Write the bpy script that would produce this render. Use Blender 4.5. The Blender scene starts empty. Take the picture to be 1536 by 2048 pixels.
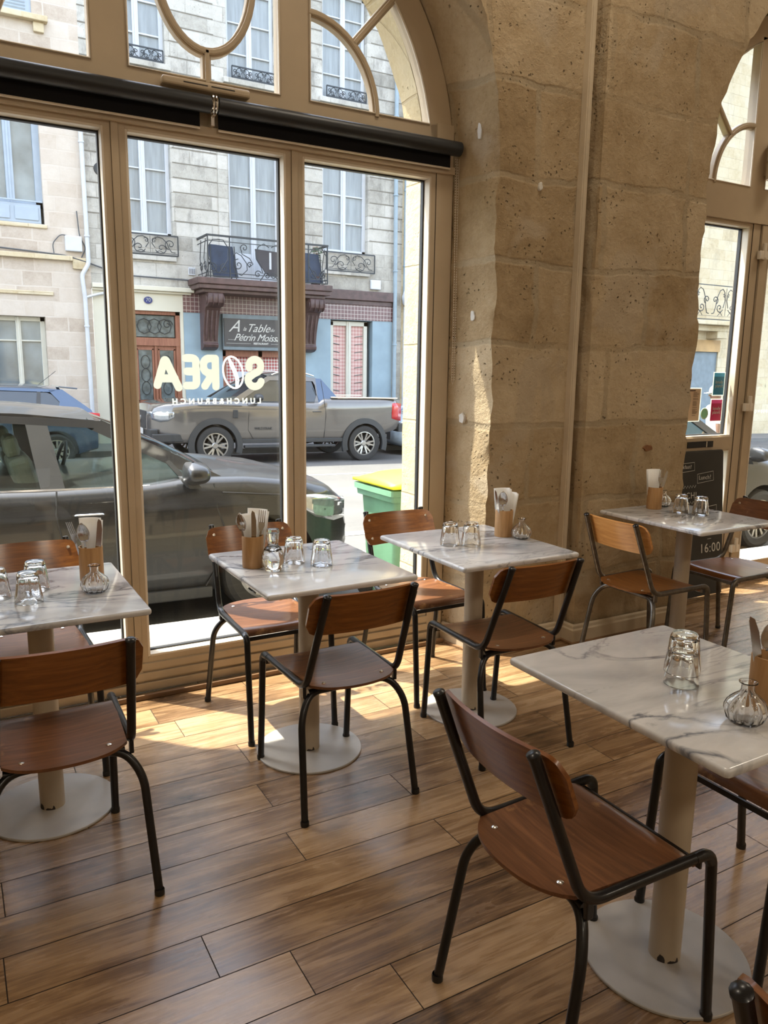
import bpy, bmesh, math, random
from mathutils import Vector, Matrix, noise
C = bpy.context.scene
random.seed(7)
PI = math.pi
# ---------------------------------------------------------------- camera, sky, sun, fill lamps, exposure
cd = bpy.data.cameras.new('camera'); cam = bpy.data.objects.new('camera', cd)
C.collection.objects.link(cam); C.camera = cam
CAMH = 1.48
yaw, pitch, roll, fpx = 0.515930149, 0.184290967, 0.013004355, 1545.26
cd.sensor_fit = 'HORIZONTAL'; cd.sensor_width = 36.0; cd.lens = fpx / 1536 * 36.0
cd.clip_start = 0.02; cd.clip_end = 300
fw = Vector((math.sin(yaw)*math.cos(pitch), math.cos(yaw)*math.cos(pitch), -math.sin(pitch)))
rt = Vector((math.cos(yaw), -math.sin(yaw), 0)); up = rt.cross(fw)
r2 = math.cos(roll)*rt + math.sin(roll)*up; u2 = -math.sin(roll)*rt + math.cos(roll)*up
cam.matrix_world = Matrix(((r2.x, u2.x, -fw.x, 0), (r2.y, u2.y, -fw.y, 0), (r2.z, u2.z, -fw.z, CAMH), (0, 0, 0, 1)))

C.view_settings.view_transform = 'Standard'
try: C.view_settings.look = 'None'
except Exception: pass
C.view_settings.exposure = 0.0
C.view_settings.gamma = 1.0
C.view_settings.use_curve_mapping = False

SUN_AZ, SUN_TAN = math.radians(46.0), 2.18      # light travels +X, -Y and down
SKY_STRENGTH, SUN_STRENGTH, FILL_LAMP_W = 1.30, 20.0, 27.0
w = bpy.data.worlds.new('world'); C.world = w; w.use_nodes = True
nt = w.node_tree; bg = nt.nodes['Background']
sky = nt.nodes.new('ShaderNodeTexSky'); sky.sky_type = 'NISHITA'; sky.sun_disc = False
sky.sun_elevation = math.atan(SUN_TAN)
sky.sun_rotation = math.radians(-40.0)
sky.air_density = 1.0; sky.dust_density = 2.0
hs = nt.nodes.new('ShaderNodeHueSaturation'); hs.inputs['Saturation'].default_value = 0.60
nt.links.new(sky.outputs[0], hs.inputs['Color']); nt.links.new(hs.outputs[0], bg.inputs[0]); bg.inputs[1].default_value = SKY_STRENGTH
sd = bpy.data.lights.new('sun', 'SUN'); so = bpy.data.objects.new('sun', sd); C.collection.objects.link(so)
sd.energy = SUN_STRENGTH; sd.angle = math.radians(0.6); sd.color = (1.0, 0.93, 0.80)
dv = Vector((math.cos(SUN_AZ), -math.sin(SUN_AZ), -SUN_TAN))
so.rotation_euler = dv.to_track_quat('-Z', 'Y').to_euler(); so.location = (-4, 9, 14)

# ---------------------------------------------------------------- materials
def lk(nt, a, b): nt.links.new(a, b)
def newmat(name):
    m = bpy.data.materials.new(name); m.use_nodes = True
    return m, m.node_tree, m.node_tree.nodes['Principled BSDF']
def nd(nt, t, **kw):
    n = nt.nodes.new(t)
    for k, v in kw.items():
        if k == 'op': n.operation = v
        elif k == 'ins':
            for i, x in v.items(): n.inputs[i].default_value = x
        else: setattr(n, k, v)
    return n
def ramp(nt, fac, stops, interp='LINEAR'):
    r = nt.nodes.new('ShaderNodeValToRGB'); r.color_ramp.interpolation = interp
    e = r.color_ramp.elements
    while len(e) < len(stops): e.new(0.5)
    for i, (p, c) in enumerate(stops):
        e[i].position = p
        e[i].color = (c[0], c[1], c[2], 1) if isinstance(c, (tuple, list)) else (c, c, c, 1)
    lk(nt, fac, r.inputs[0]); return r.outputs[0]
def mixc(nt, fac, a, b, mode='MIX'):
    m = nt.nodes.new('ShaderNodeMix'); m.data_type = 'RGBA'; m.blend_type = mode
    for i, x in ((0, fac), (6, a), (7, b)):
        if isinstance(x, bpy.types.NodeSocket): lk(nt, x, m.inputs[i])
        else: m.inputs[i].default_value = x if i == 0 else (x[0], x[1], x[2], 1)
    return m.outputs[2]
def math_(nt, op, a, b=0.0):
    m = nt.nodes.new('ShaderNodeMath'); m.operation = op
    for i, x in ((0, a), (1, b)):
        if isinstance(x, bpy.types.NodeSocket): lk(nt, x, m.inputs[i])
        else: m.inputs[i].default_value = x
    return m.outputs[0]
def coords(nt, kind='Object', scale=(1, 1, 1), rot=(0, 0, 0)):
    t = nt.nodes.new('ShaderNodeTexCoord'); mp = nt.nodes.new('ShaderNodeMapping')
    mp.inputs['Scale'].default_value = scale; mp.inputs['Rotation'].default_value = rot
    lk(nt, t.outputs[kind], mp.inputs[0]); return mp.outputs[0]
def nz(nt, vec, scale=5, detail=4, rough=0.55, dist=0.0, out=0):
    n = nt.nodes.new('ShaderNodeTexNoise')
    n.inputs['Scale'].default_value = scale; n.inputs['Detail'].default_value = detail
    n.inputs['Roughness'].default_value = rough; n.inputs['Distortion'].default_value = dist
    lk(nt, vec, n.inputs['Vector']); return n.outputs[out]
def bumpn(nt, bs, h, strength=0.3, dist=0.01):
    b = nt.nodes.new('ShaderNodeBump'); b.inputs['Strength'].default_value = strength; b.inputs['Distance'].default_value = dist
    lk(nt, h, b.inputs['Height']); lk(nt, b.outputs[0], bs.inputs['Normal'])
def mat(name, col, rough=0.5, metal=0.0, var=0.12, scale=6.0, bump=0.0, coat=0.0, spec=0.5, stretch=(1, 1, 1)):
    m, nt, bs = newmat(name)
    v = coords(nt, 'Object', stretch); n = nz(nt, v, scale, 5)
    d = tuple(max(0, c*(1-var)) for c in col); l = tuple(min(1, c*(1+var)) for c in col)
    lk(nt, ramp(nt, n, [(0.3, d), (0.7, l)]), bs.inputs['Base Color'])
    bs.inputs['Roughness'].default_value = rough; bs.inputs['Metallic'].default_value = metal
    bs.inputs['Coat Weight'].default_value = coat; bs.inputs['Coat Roughness'].default_value = 0.05
    bs.inputs['Specular IOR Level'].default_value = spec
    if bump: bumpn(nt, bs, nz(nt, v, scale*8, 3), bump, 0.004)
    return m
def pane_mat(name, tint=(1, 1, 1), ior=1.45, rough=0.0, gl=1.0):
    m, nt, bs = newmat(name); nt.nodes.remove(bs)
    tr = nd(nt, 'ShaderNodeBsdfTransparent'); tr.inputs[0].default_value = (*tint, 1)
    g = nd(nt, 'ShaderNodeBsdfGlossy'); g.inputs['Roughness'].default_value = rough
    ge = nd(nt, 'ShaderNodeNewGeometry'); dt = nd(nt, 'ShaderNodeVectorMath', operation='DOT_PRODUCT')
    lk(nt, ge.outputs['Normal'], dt.inputs[0]); lk(nt, ge.outputs['Incoming'], dt.inputs[1])
    c_ = math_(nt, 'SUBTRACT', 1.0, math_(nt, 'ABSOLUTE', dt.outputs['Value']))
    f0 = ((ior-1)/(ior+1))**2 * 0.6
    k = math_(nt, 'MULTIPLY', math_(nt, 'ADD', f0, math_(nt, 'MULTIPLY', math_(nt, 'POWER', c_, 5.0), 1-f0)), gl)
    mx = nd(nt, 'ShaderNodeMixShader'); lk(nt, k, mx.inputs[0]); lk(nt, tr.outputs[0], mx.inputs[1]); lk(nt, g.outputs[0], mx.inputs[2])
    lk(nt, mx.outputs[0], nt.nodes['Material Output'].inputs[0]); return m
def glassware(name, tint=(0.992, 0.998, 0.996)):
    m, nt, bs = newmat(name)
    bs.inputs['Base Color'].default_value = (*tint, 1); bs.inputs['Roughness'].default_value = 0.015
    bs.inputs['Transmission Weight'].default_value = 1.0; bs.inputs['IOR'].default_value = 1.48
    v = coords(nt); bumpn(nt, bs, nz(nt, v, 60, 2), 0.05, 0.001)
    return m

def stone_mat(name, c_dark, c_mid, c_light, mortar, bw, bh, ms=0.012, pits=0.5, warp=0.05, bstr=0.5, stain=None, var=0.5, mk=0.75, mb=0.55, patch=None):
    m, nt, bs = newmat(name)
    t = nd(nt, 'ShaderNodeTexCoord'); sx = nd(nt, 'ShaderNodeSeparateXYZ'); lk(nt, t.outputs['Object'], sx.inputs[0])
    u = math_(nt, 'ADD', sx.outputs[0], sx.outputs[1])
    cx = nd(nt, 'ShaderNodeCombineXYZ'); lk(nt, u, cx.inputs[0]); lk(nt, sx.outputs[2], cx.inputs[1])
    wn = nz(nt, t.outputs['Object'], 2.2, 3, out=1)
    wv = nd(nt, 'ShaderNodeVectorMath', operation='SUBTRACT'); lk(nt, wn, wv.inputs[0]); wv.inputs[1].default_value = (0.5, 0.5, 0.5)
    ws = nd(nt, 'ShaderNodeVectorMath', operation='SCALE'); lk(nt, wv.outputs[0], ws.inputs[0]); ws.inputs['Scale'].default_value = warp
    wa = nd(nt, 'ShaderNodeVectorMath', operation='ADD'); lk(nt, cx.outputs[0], wa.inputs[0]); lk(nt, ws.outputs[0], wa.inputs[1])
    b = nd(nt, 'ShaderNodeTexBrick'); lk(nt, wa.outputs[0], b.inputs['Vector'])
    b.offset = 0.43; b.squash = 1.45; b.squash_frequency = 3
    for k, v in (('Scale', 1.0), ('Mortar Size', ms), ('Mortar Smooth', 0.6), ('Bias', 0.0), ('Brick Width', bw), ('Row Height', bh)): b.inputs[k].default_value = v
    b.inputs['Color1'].default_value = (0, 0, 0, 1); b.inputs['Color2'].default_value = (1, 1, 1, 1); b.inputs['Mortar'].default_value = (0.5, 0.5, 0.5, 1)
    n1 = nz(nt, t.outputs['Object'], 1.7, 6, 0.6); n2 = nz(nt, t.outputs['Object'], 11, 6, 0.65)
    f = math_(nt, 'ADD', math_(nt, 'MULTIPLY', b.outputs[0], var*0.55), math_(nt, 'ADD', math_(nt, 'MULTIPLY', n1, 0.75), math_(nt, 'MULTIPLY', n2, 0.45)))
    n3 = nz(nt, t.outputs['Object'], 55, 4, 0.7)
    f = math_(nt, 'ADD', f, math_(nt, 'MULTIPLY', math_(nt, 'SUBTRACT', n3, 0.5), 0.35))
    f = math_(nt, 'SUBTRACT', f, 0.3)
    col = ramp(nt, f, [(0.12, c_dark), (0.42, c_mid), (0.8, c_light)])
    if patch:
        pn = ramp(nt, nz(nt, t.outputs['Object'], 1.9, 5, 0.5, 0.4), [(0.55, 0), (0.60, 1)]); col = mixc(nt, math_(nt, 'MULTIPLY', pn, patch[1]), col, patch[0])
    joint = math_(nt, 'MULTIPLY', b.outputs[1], ramp(nt, nz(nt, t.outputs['Object'], 2.7, 3), [(0.35, 0.25), (0.6, 1)]))
    col = mixc(nt, math_(nt, 'MULTIPLY', joint, mk), col, mortar)
    h = math_(nt, 'SUBTRACT', math_(nt, 'ADD', math_(nt, 'MULTIPLY', n2, 0.6), math_(nt, 'MULTIPLY', n3, 0.22)), math_(nt, 'MULTIPLY', joint, mb))
    if pits:
        vo = nd(nt, 'ShaderNodeTexVoronoi'); vo.inputs['Scale'].default_value = 36; vw = nd(nt, 'ShaderNodeVectorMath', operation='ADD'); lk(nt, t.outputs['Object'], vw.inputs[0]); vz = nd(nt, 'ShaderNodeVectorMath', operation='SCALE'); lk(nt, nz(nt, t.outputs['Object'], 40, 3, out=1), vz.inputs[0]); vz.inputs['Scale'].default_value = 0.03; lk(nt, vz.outputs[0], vw.inputs[1]); lk(nt, vw.outputs[0], vo.inputs['Vector'])
        pm = ramp(nt, nz(nt, t.outputs['Object'], 5, 4), [(0.52, 0), (0.66, 1)])
        pd = math_(nt, 'MULTIPLY', ramp(nt, vo.outputs[0], [(0.10, 1), (0.24, 0)]), pm)
        col = mixc(nt, math_(nt, 'MULTIPLY', pd, pits), col, tuple(c*0.35 for c in c_dark))
        h = math_(nt, 'SUBTRACT', h, math_(nt, 'MULTIPLY', pd, 0.8))
    if stain:
        sn = ramp(nt, nz(nt, coords(nt, 'Object', (1.2, 1.2, 0.5)), 1.6, 7, 0.7), [(0.52, 0), (0.72, 1)])
        col = mixc(nt, math_(nt, 'MULTIPLY', sn, stain[1]), col, stain[0])
    lk(nt, col, bs.inputs['Base Color']); bs.inputs['Roughness'].default_value = 0.92
    bs.inputs['Specular IOR Level'].default_value = 0.15
    bumpn(nt, bs, h, bstr, 0.025)
    return m

def marble_mat():
    m, nt, bs = newmat('marble'); v = coords(nt)
    r = nd(nt, 'ShaderNodeObjectInfo')
    off = nd(nt, 'ShaderNodeVectorMath', operation='ADD'); lk(nt, v, off.inputs[0])
    sc = nd(nt, 'ShaderNodeVectorMath', operation='SCALE'); lk(nt, r.outputs['Location'], sc.inputs[0]); sc.inputs['Scale'].default_value = 1.7
    lk(nt, sc.outputs[0], off.inputs[1]); v = off.outputs[0]
    mp = nd(nt, 'ShaderNodeMapping'); mp.inputs['Rotation'].default_value = (0.3, 0.2, 0.7); mp.inputs['Scale'].default_value = (1.0, 2.6, 1.5); lk(nt, v, mp.inputs[0])
    def vein(s, wd, d, off):
        q = nd(nt, 'ShaderNodeVectorMath', operation='ADD'); lk(nt, mp.outputs[0], q.inputs[0]); q.inputs[1].default_value = (off, off*0.7, 0)
        n = nz(nt, q.outputs[0], s, 7, 0.55, d)
        a = math_(nt, 'ABSOLUTE', math_(nt, 'SUBTRACT', n, 0.5)); return ramp(nt, a, [(0.0, 1), (wd*0.35, 0.55), (wd, 0)])
    v1 = vein(1.15, 0.030, 1.5, 0.0); v2 = vein(2.6, 0.020, 1.2, 5.0)
    msk = ramp(nt, nz(nt, v, 3.2, 4), [(0.34, 0.1), (0.56, 1)])
    msk2 = ramp(nt, nz(nt, v, 2.4, 3), [(0.50, 0), (0.62, 1)])
    cl = ramp(nt, nz(nt, mp.outputs[0], 1.6, 6, 0.6, 0.6), [(0.28, (0.36, 0.37, 0.39)), (0.47, (0.58, 0.585, 0.59)), (0.62, (0.72, 0.715, 0.71))])
    c = mixc(nt, math_(nt, 'MULTIPLY', math_(nt, 'MULTIPLY', v1, msk), 0.95), cl, (0.13, 0.145, 0.18))
    c = mixc(nt, math_(nt, 'MULTIPLY', math_(nt, 'MULTIPLY', v2, msk2), 0.75), c, (0.20, 0.21, 0.24))
    lk(nt, c, bs.inputs['Base Color']); bs.inputs['Roughness'].default_value = 0.13
    bs.inputs['Subsurface Weight'].default_value = 0.0
    return m

def wood_mat(name, dark, mid, light, rough=0.35, axis=(1.2, 22, 22), coat=0.0, wear=None):
    m, nt, bs = newmat(name); v = coords(nt, 'Object', axis)
    n = nz(nt, v, 3.0, 6, 0.6, 0.6)
    c = ramp(nt, n, [(0.25, dark), (0.5, mid), (0.78, light)])
    if wear:
        wv = ramp(nt, nz(nt, coords(nt), 9, 6, 0.7), [(0.60, 0), (0.68, 1)])
        c = mixc(nt, math_(nt, 'MULTIPLY', wv, 0.5), c, wear)
    lk(nt, c, bs.inputs['Base Color']); bs.inputs['Roughness'].default_value = rough
    bs.inputs['Coat Weight'].default_value = coat; bs.inputs['Coat Roughness'].default_value = 0.15
    bumpn(nt, bs, n, 0.08, 0.002); return m

def floor_mat():
    m, nt, bs = newmat('oak_floor')
    at = nd(nt, 'ShaderNodeAttribute'); at.attribute_name = 'rnd'
    t = nd(nt, 'ShaderNodeTexCoord')
    ofs = nd(nt, 'ShaderNodeCombineXYZ'); lk(nt, math_(nt, 'MULTIPLY', at.outputs['Fac'], 37.0), ofs.inputs[0]); lk(nt, math_(nt, 'MULTIPLY', at.outputs['Fac'], 11.0), ofs.inputs[2])
    ad = nd(nt, 'ShaderNodeVectorMath', operation='ADD'); lk(nt, t.outputs['Object'], ad.inputs[0]); lk(nt, ofs.outputs[0], ad.inputs[1])
    mp = nd(nt, 'ShaderNodeMapping'); mp.inputs['Scale'].default_value = (1.0, 9.0, 1.0); lk(nt, ad.outputs[0], mp.inputs[0])
    g1 = nz(nt, mp.outputs[0], 2.2, 8, 0.62, 1.0)
    mp2 = nd(nt, 'ShaderNodeMapping'); mp2.inputs['Scale'].default_value = (3.0, 60.0, 1.0); lk(nt, ad.outputs[0], mp2.inputs[0])
    g2 = nz(nt, mp2.outputs[0], 2.5, 4, 0.6, 0.3)
    big = nz(nt, ad.outputs[0], 2.6, 4, 0.55, 0.5)
    f = math_(nt, 'ADD', math_(nt, 'MULTIPLY', g1, 0.55), math_(nt, 'ADD', math_(nt, 'MULTIPLY', g2, 0.25), math_(nt, 'MULTIPLY', big, 0.35)))
    f = math_(nt, 'ADD', f, math_(nt, 'MULTIPLY', math_(nt, 'SUBTRACT', at.outputs['Fac'], 0.5), 0.13))
    c = ramp(nt, f, [(0.40, (0.058, 0.033, 0.018)), (0.51, (0.17, 0.096, 0.045)), (0.61, (0.30, 0.185, 0.092)), (0.72, (0.43, 0.285, 0.155))])
    kn = nd(nt, 'ShaderNodeTexVoronoi'); kn.inputs['Scale'].default_value = 1.0
    mp3 = nd(nt, 'ShaderNodeMapping'); mp3.inputs['Scale'].default_value = (1.6, 4.6, 1.0); lk(nt, ad.outputs[0], mp3.inputs[0]); lk(nt, mp3.outputs[0], kn.inputs['Vector'])
    c = mixc(nt, ramp(nt, kn.outputs[0], [(0.03, 0.6), (0.12, 0)]), c, (0.06, 0.03, 0.016))
    lk(nt, c, bs.inputs['Base Color'])
    lk(nt, ramp(nt, g1, [(0.3, 0.20), (0.7, 0.33)]), bs.inputs['Roughness']); bs.inputs['Coat Weight'].default_value = 0.35; bs.inputs['Coat Roughness'].default_value = 0.27
    bumpn(nt, bs, g2, 0.10, 0.002); return m

def checks_mat(name, a, b, scale):
    m, nt, bs = newmat(name); t = nd(nt, 'ShaderNodeTexCoord'); s = nd(nt, 'ShaderNodeSeparateXYZ'); lk(nt, t.outputs['Object'], s.inputs[0])
    fx = math_(nt, 'GREATER_THAN', math_(nt, 'FRACT', math_(nt, 'MULTIPLY', s.outputs[0], scale)), 0.5)
    fz = math_(nt, 'GREATER_THAN', math_(nt, 'FRACT', math_(nt, 'MULTIPLY', s.outputs[2], scale)), 0.5)
    f = math_(nt, 'MULTIPLY', math_(nt, 'ADD', fx, fz), 0.5)
    lk(nt, mixc(nt, f, a, b), bs.inputs['Base Color']); bs.inputs['Roughness'].default_value = 0.8; return m
def tiles_mat(name, col, grout, sz):
    m, nt, bs = newmat(name); t = nd(nt, 'ShaderNodeTexCoord'); s = nd(nt, 'ShaderNodeSeparateXYZ'); lk(nt, t.outputs['Object'], s.inputs[0])
    gx = math_(nt, 'LESS_THAN', math_(nt, 'FRACT', math_(nt, 'DIVIDE', s.outputs[0], sz)), 0.12)
    gz = math_(nt, 'LESS_THAN', math_(nt, 'FRACT', math_(nt, 'DIVIDE', s.outputs[2], sz)), 0.12)
    n = nz(nt, t.outputs['Object'], 9, 2)
    lk(nt, mixc(nt, math_(nt, 'MAXIMUM', gx, gz), ramp(nt, n, [(0.3, tuple(c*0.75 for c in col)), (0.7, col)]), grout), bs.inputs['Base Color']); bs.inputs['Roughness'].default_value = 0.3; return m
def asphalt_mat():
    m, nt, bs = newmat('asphalt'); v = coords(nt)
    a = nz(nt, v, 90, 3); b = nz(nt, v, 0.7, 4)
    lk(nt, ramp(nt, math_(nt, 'ADD', math_(nt, 'MULTIPLY', a, 0.5), math_(nt, 'MULTIPLY', b, 0.5)), [(0.3, (0.088, 0.086, 0.083)), (0.7, (0.155, 0.152, 0.146))]), bs.inputs['Base Color'])
    bs.inputs['Roughness'].default_value = 0.85; bumpn(nt, bs, a, 0.3, 0.004); return m

M = {}
M['stone'] = stone_mat('limestone_inside', (0.22, 0.150, 0.078), (0.37, 0.275, 0.160), (0.50, 0.40, 0.265), (0.36, 0.30, 0.205), 0.60, 0.40, 0.022, 0.9, 0.12, 0.75, var=0.75, mk=0.7, mb=0.18, patch=((0.43, 0.35, 0.245), 0.75))
M['stone_out'] = stone_mat('limestone_street_side', (0.34, 0.275, 0.165), (0.46, 0.38, 0.24), (0.56, 0.48, 0.33), (0.38, 0.31, 0.2), 0.7, 0.4, 0.008, 0.5, 0.02, 0.5)
M['fac_r'] = stone_mat('facade_grey_limestone', (0.34, 0.32, 0.28), (0.54, 0.515, 0.455), (0.72, 0.69, 0.63), (0.34, 0.32, 0.28), 0.85, 0.313, 0.012, 0.7, 0.012, 0.7, stain=((0.16, 0.15, 0.13), 0.75), mk=0.6, var=0.7)
M['fac_l'] = stone_mat('facade_pale_limestone', (0.50, 0.41, 0.325), (0.66, 0.565, 0.47), (0.76, 0.68, 0.59), (0.74, 0.66, 0.57), 0.6, 0.31, 0.02, 0.0, 0.05, 0.2, mk=0.8, var=0.8)
M['fac_b'] = stone_mat('facade_buff_limestone', (0.55, 0.42, 0.24), (0.72, 0.60, 0.40), (0.82, 0.72, 0.53), (0.5, 0.4, 0.26), 0.7, 0.33, 0.010, 0.3, 0.02, 0.4, stain=((0.2, 0.17, 0.13), 0.35))
M['marble'] = marble_mat()
M['floor'] = floor_mat()
M['gap'] = mat('floor_gap', (0.02, 0.012, 0.008), 0.9)
M['frame'] = mat('beige_gloss_paint', (0.47, 0.375, 0.255), 0.38, var=0.07, scale=4, bump=0.08)
M['frame_lip'] = mat('sunlit_pale_beige_paint', (0.68, 0.60, 0.48), 0.35, var=0.05)  # paler than the frame: sunlight on the lips put into the colour
M['frame_line'] = mat('dark_joint_line', (0.06, 0.045, 0.03), 0.8)
M['gasket'] = mat('black_rubber_gasket', (0.012, 0.012, 0.013), 0.5)
M['baseb'] = mat('cream_skirting_paint', (0.55, 0.46, 0.33), 0.45, var=0.08)
M['brown_trim'] = wood_mat('brown_wood_strip', (0.09, 0.045, 0.02), (0.2, 0.11, 0.05), (0.32, 0.19, 0.09), 0.45)
M['pane'] = pane_mat('window_glass', (0.97, 0.985, 0.98), 1.45)
M['chair_wood'] = wood_mat('orange_brown_plywood', (0.105, 0.030, 0.004), (0.20, 0.066, 0.010), (0.30, 0.115, 0.022), 0.30, (1.5, 26, 26), 0.35)
M['seat_wood'] = wood_mat('worn_plywood_seat', (0.085, 0.032, 0.014), (0.155, 0.062, 0.026), (0.24, 0.105, 0.045), 0.28, (1.5, 26, 26), 0.2, (0.5, 0.27, 0.10))
M['light_wood'] = wood_mat('honey_plywood', (0.42, 0.17, 0.045), (0.60, 0.28, 0.08), (0.72, 0.38, 0.13), 0.3, (1.5, 26, 26), 0.4)
M['tube_black'] = mat('black_enamel_tube', (0.008, 0.008, 0.009), 0.30, 0.0, 0.3, 30, coat=0.15, spec=0.4)
M['tube_grey'] = mat('worn_grey_steel_tube', (0.14, 0.125, 0.105), 0.34, 0.7, 0.3, 30)
M['screw'] = mat('bright_screw', (0.75, 0.72, 0.66), 0.25, 1.0)
M['pole'] = mat('cream_powder_coat', (0.42, 0.345, 0.25), 0.42, var=0.04)
M['disc'] = mat('pale_grey_powder_coat', (0.40, 0.375, 0.34), 0.40, var=0.06, scale=14)
M['chip'] = mat('bare_dark_metal', (0.03, 0.022, 0.018), 0.6)
M['glass'] = glassware('clear_glass')
M['cup'] = wood_mat('tan_bamboo_cup', (0.30, 0.15, 0.055), (0.42, 0.23, 0.09), (0.52, 0.31, 0.14), 0.5, (18, 18, 2))
M['napkin'] = mat('white_paper', (0.82, 0.82, 0.80), 0.8, var=0.03)
M['steel'] = mat('polished_steel', (0.62, 0.62, 0.62), 0.16, 1.0, 0.05)
M['black'] = mat('matt_black_fabric', (0.006, 0.006, 0.008), 0.75, spec=0.2)
M['roller'] = mat('black_roller_tube', (0.012, 0.014, 0.016), 0.42)
M['blackboard'] = mat('blackboard', (0.028, 0.028, 0.026), 0.6, var=0.3, scale=3)
M['chalk'] = mat('chalk', (0.62, 0.62, 0.58), 0.9)
M['white_sticker'] = mat('white_window_lettering', (0.80, 0.82, 0.72), 0.5, var=0.03)
M['cream_sticker'] = mat('cream_window_lettering', (0.78, 0.76, 0.58), 0.5, var=0.03)
def translucent(name, col):
    m, nt, bs = newmat(name); nt.nodes.remove(bs)
    v = coords(nt); c = ramp(nt, nz(nt, v, 8, 3), [(0.3, tuple(x*0.94 for x in col)), (0.7, col)])
    d = nd(nt, 'ShaderNodeBsdfDiffuse'); t = nd(nt, 'ShaderNodeBsdfTranslucent'); mx = nd(nt, 'ShaderNodeMixShader'); mx.inputs[0].default_value = 0.7
    lk(nt, c, d.inputs[0]); lk(nt, c, t.inputs[0]); lk(nt, d.outputs[0], mx.inputs[1]); lk(nt, t.outputs[0], mx.inputs[2]); lk(nt, mx.outputs[0], nt.nodes['Material Output'].inputs[0]); return m
M['white_sticker'] = translucent('white_window_lettering', (0.85, 0.88, 0.80)); M['cream_sticker'] = translucent('cream_window_lettering', (0.37, 0.375, 0.305))
M['kraft'] = mat('brown_paper', (0.58, 0.42, 0.27), 0.8, var=0.05)
M['ink'] = mat('dark_ink', (0.08, 0.05, 0.035), 0.8)
M['blue_st'] = mat('blue_sticker', (0.015, 0.20, 0.34), 0.4); M['lblue_st'] = mat('light_blue_band', (0.05, 0.45, 0.78), 0.4)
M['red_st'] = mat('crimson_sticker', (0.50, 0.012, 0.09), 0.4); M['pink_st'] = mat('pink_band', (0.85, 0.08, 0.32), 0.4)
M['green_st'] = mat('green_sticker', (0.25, 0.55, 0.33), 0.4); M['rose_st'] = mat('rose_sticker', (0.75, 0.45, 0.6), 0.4)
M['plaster'] = mat('cream_plaster', (0.62, 0.55, 0.44), 0.9, var=0.05, scale=2, bump=0.1)
M['asphalt'] = asphalt_mat()
M['pave'] = stone_mat('pavement_slabs', (0.175, 0.168, 0.155), (0.215, 0.207, 0.192), (0.26, 0.25, 0.232), (0.3, 0.29, 0.27), 0.6, 0.4, 0.006, 0, 0.0, 0.2)
M['kerb'] = mat('granite_kerb', (0.52, 0.50, 0.47), 0.85, var=0.15, scale=20)
M['roadline'] = mat('white_road_paint', (0.45, 0.445, 0.43), 0.8, var=0.08, scale=12)
M['iron'] = mat('wrought_iron', (0.035, 0.04, 0.045), 0.5, 0.3)
M['wframe'] = mat('white_window_paint', (0.68, 0.71, 0.75), 0.5, var=0.03)
M['gframe'] = mat('blue_grey_window_paint', (0.45, 0.53, 0.62), 0.5, var=0.05)
M['cframe'] = mat('cream_window_paint', (0.72, 0.70, 0.60), 0.5, var=0.04)
M['wpane'] = mat('dark_room_window_pane', (0.20, 0.24, 0.26), 0.06, 0.0, 0.35, 1.2, spec=1.0)
M['curtain'] = mat('net_curtain', (0.30, 0.335, 0.35), 0.5, var=0.22, scale=2.5, stretch=(6, 6, 0.5), spec=1.0)
M['door'] = wood_mat('red_brown_door', (0.22, 0.08, 0.045), (0.33, 0.13, 0.075), (0.42, 0.19, 0.11), 0.55, (12, 12, 1))
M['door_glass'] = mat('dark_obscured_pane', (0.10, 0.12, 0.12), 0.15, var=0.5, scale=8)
M['cream_wall'] = mat('cream_painted_render', (0.76, 0.72, 0.58), 0.85, var=0.05, scale=1.5)
M['blue_wall'] = mat('pale_blue_painted_wall', (0.33, 0.44, 0.51), 0.8, var=0.10, scale=2.0, bump=0.2)
M['oxblood'] = mat('dark_brown_painted_stone', (0.10, 0.056, 0.052), 0.45, var=0.35, scale=8)
M['tiles'] = tiles_mat('dark_red_tiles', (0.20, 0.10, 0.105), (0.55, 0.48, 0.44), 0.098)
M['sign'] = mat('dark_grey_sign', (0.075, 0.070, 0.070), 0.5)
M['sign_text'] = mat('pale_sign_lettering', (0.72, 0.71, 0.66), 0.6)
M['gingham'] = checks_mat('red_gingham', (0.78, 0.72, 0.66), (0.45, 0.045, 0.05), 13.0)
M['gingham2'] = checks_mat('faded_gingham', (0.78, 0.58, 0.52), (0.60, 0.30, 0.28), 11.0)
M['pipe'] = mat('blue_grey_drainpipe', (0.33, 0.42, 0.48), 0.5, var=0.08)
M['wpipe'] = mat('white_drainpipe', (0.66, 0.68, 0.70), 0.5, var=0.06)
M['cable'] = mat('dark_cable', (0.07, 0.075, 0.08), 0.6)
M['joint'] = mat('weathered_joint', (0.24, 0.22, 0.185), 0.9)
M['dab'] = mat('white_filler', (0.62, 0.60, 0.55), 0.9)
M['brick'] = mat('exposed_brown_brick', (0.20, 0.09, 0.035), 0.85, var=0.3, scale=30)
M['box'] = mat('white_plastic_box', (0.70, 0.72, 0.76), 0.5, var=0.04)
M['enamel'] = mat('blue_enamel', (0.02, 0.035, 0.16), 0.3)
M['slate'] = mat('grey_green_shopfront', (0.20, 0.25, 0.28), 0.5, var=0.15)
M['ochre'] = mat('ochre_fascia', (0.55, 0.34, 0.14), 0.7, var=0.2, scale=3)
M['bin_green'] = mat('green_bin_plastic', (0.17, 0.36, 0.22), 0.5, var=0.1)
M['bin_yellow'] = mat('yellow_bin_lid', (0.85, 0.78, 0.03), 0.4, var=0.04)
M['car_grey'] = mat('anthracite_car_paint', (0.022, 0.023, 0.025), 0.3, 0.0, 0.05, coat=0.4, spec=0.25)
M['car_taupe'] = mat('warm_grey_metallic_paint', (0.17, 0.158, 0.145), 0.16, 0.4, 0.05, coat=1.0)
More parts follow.
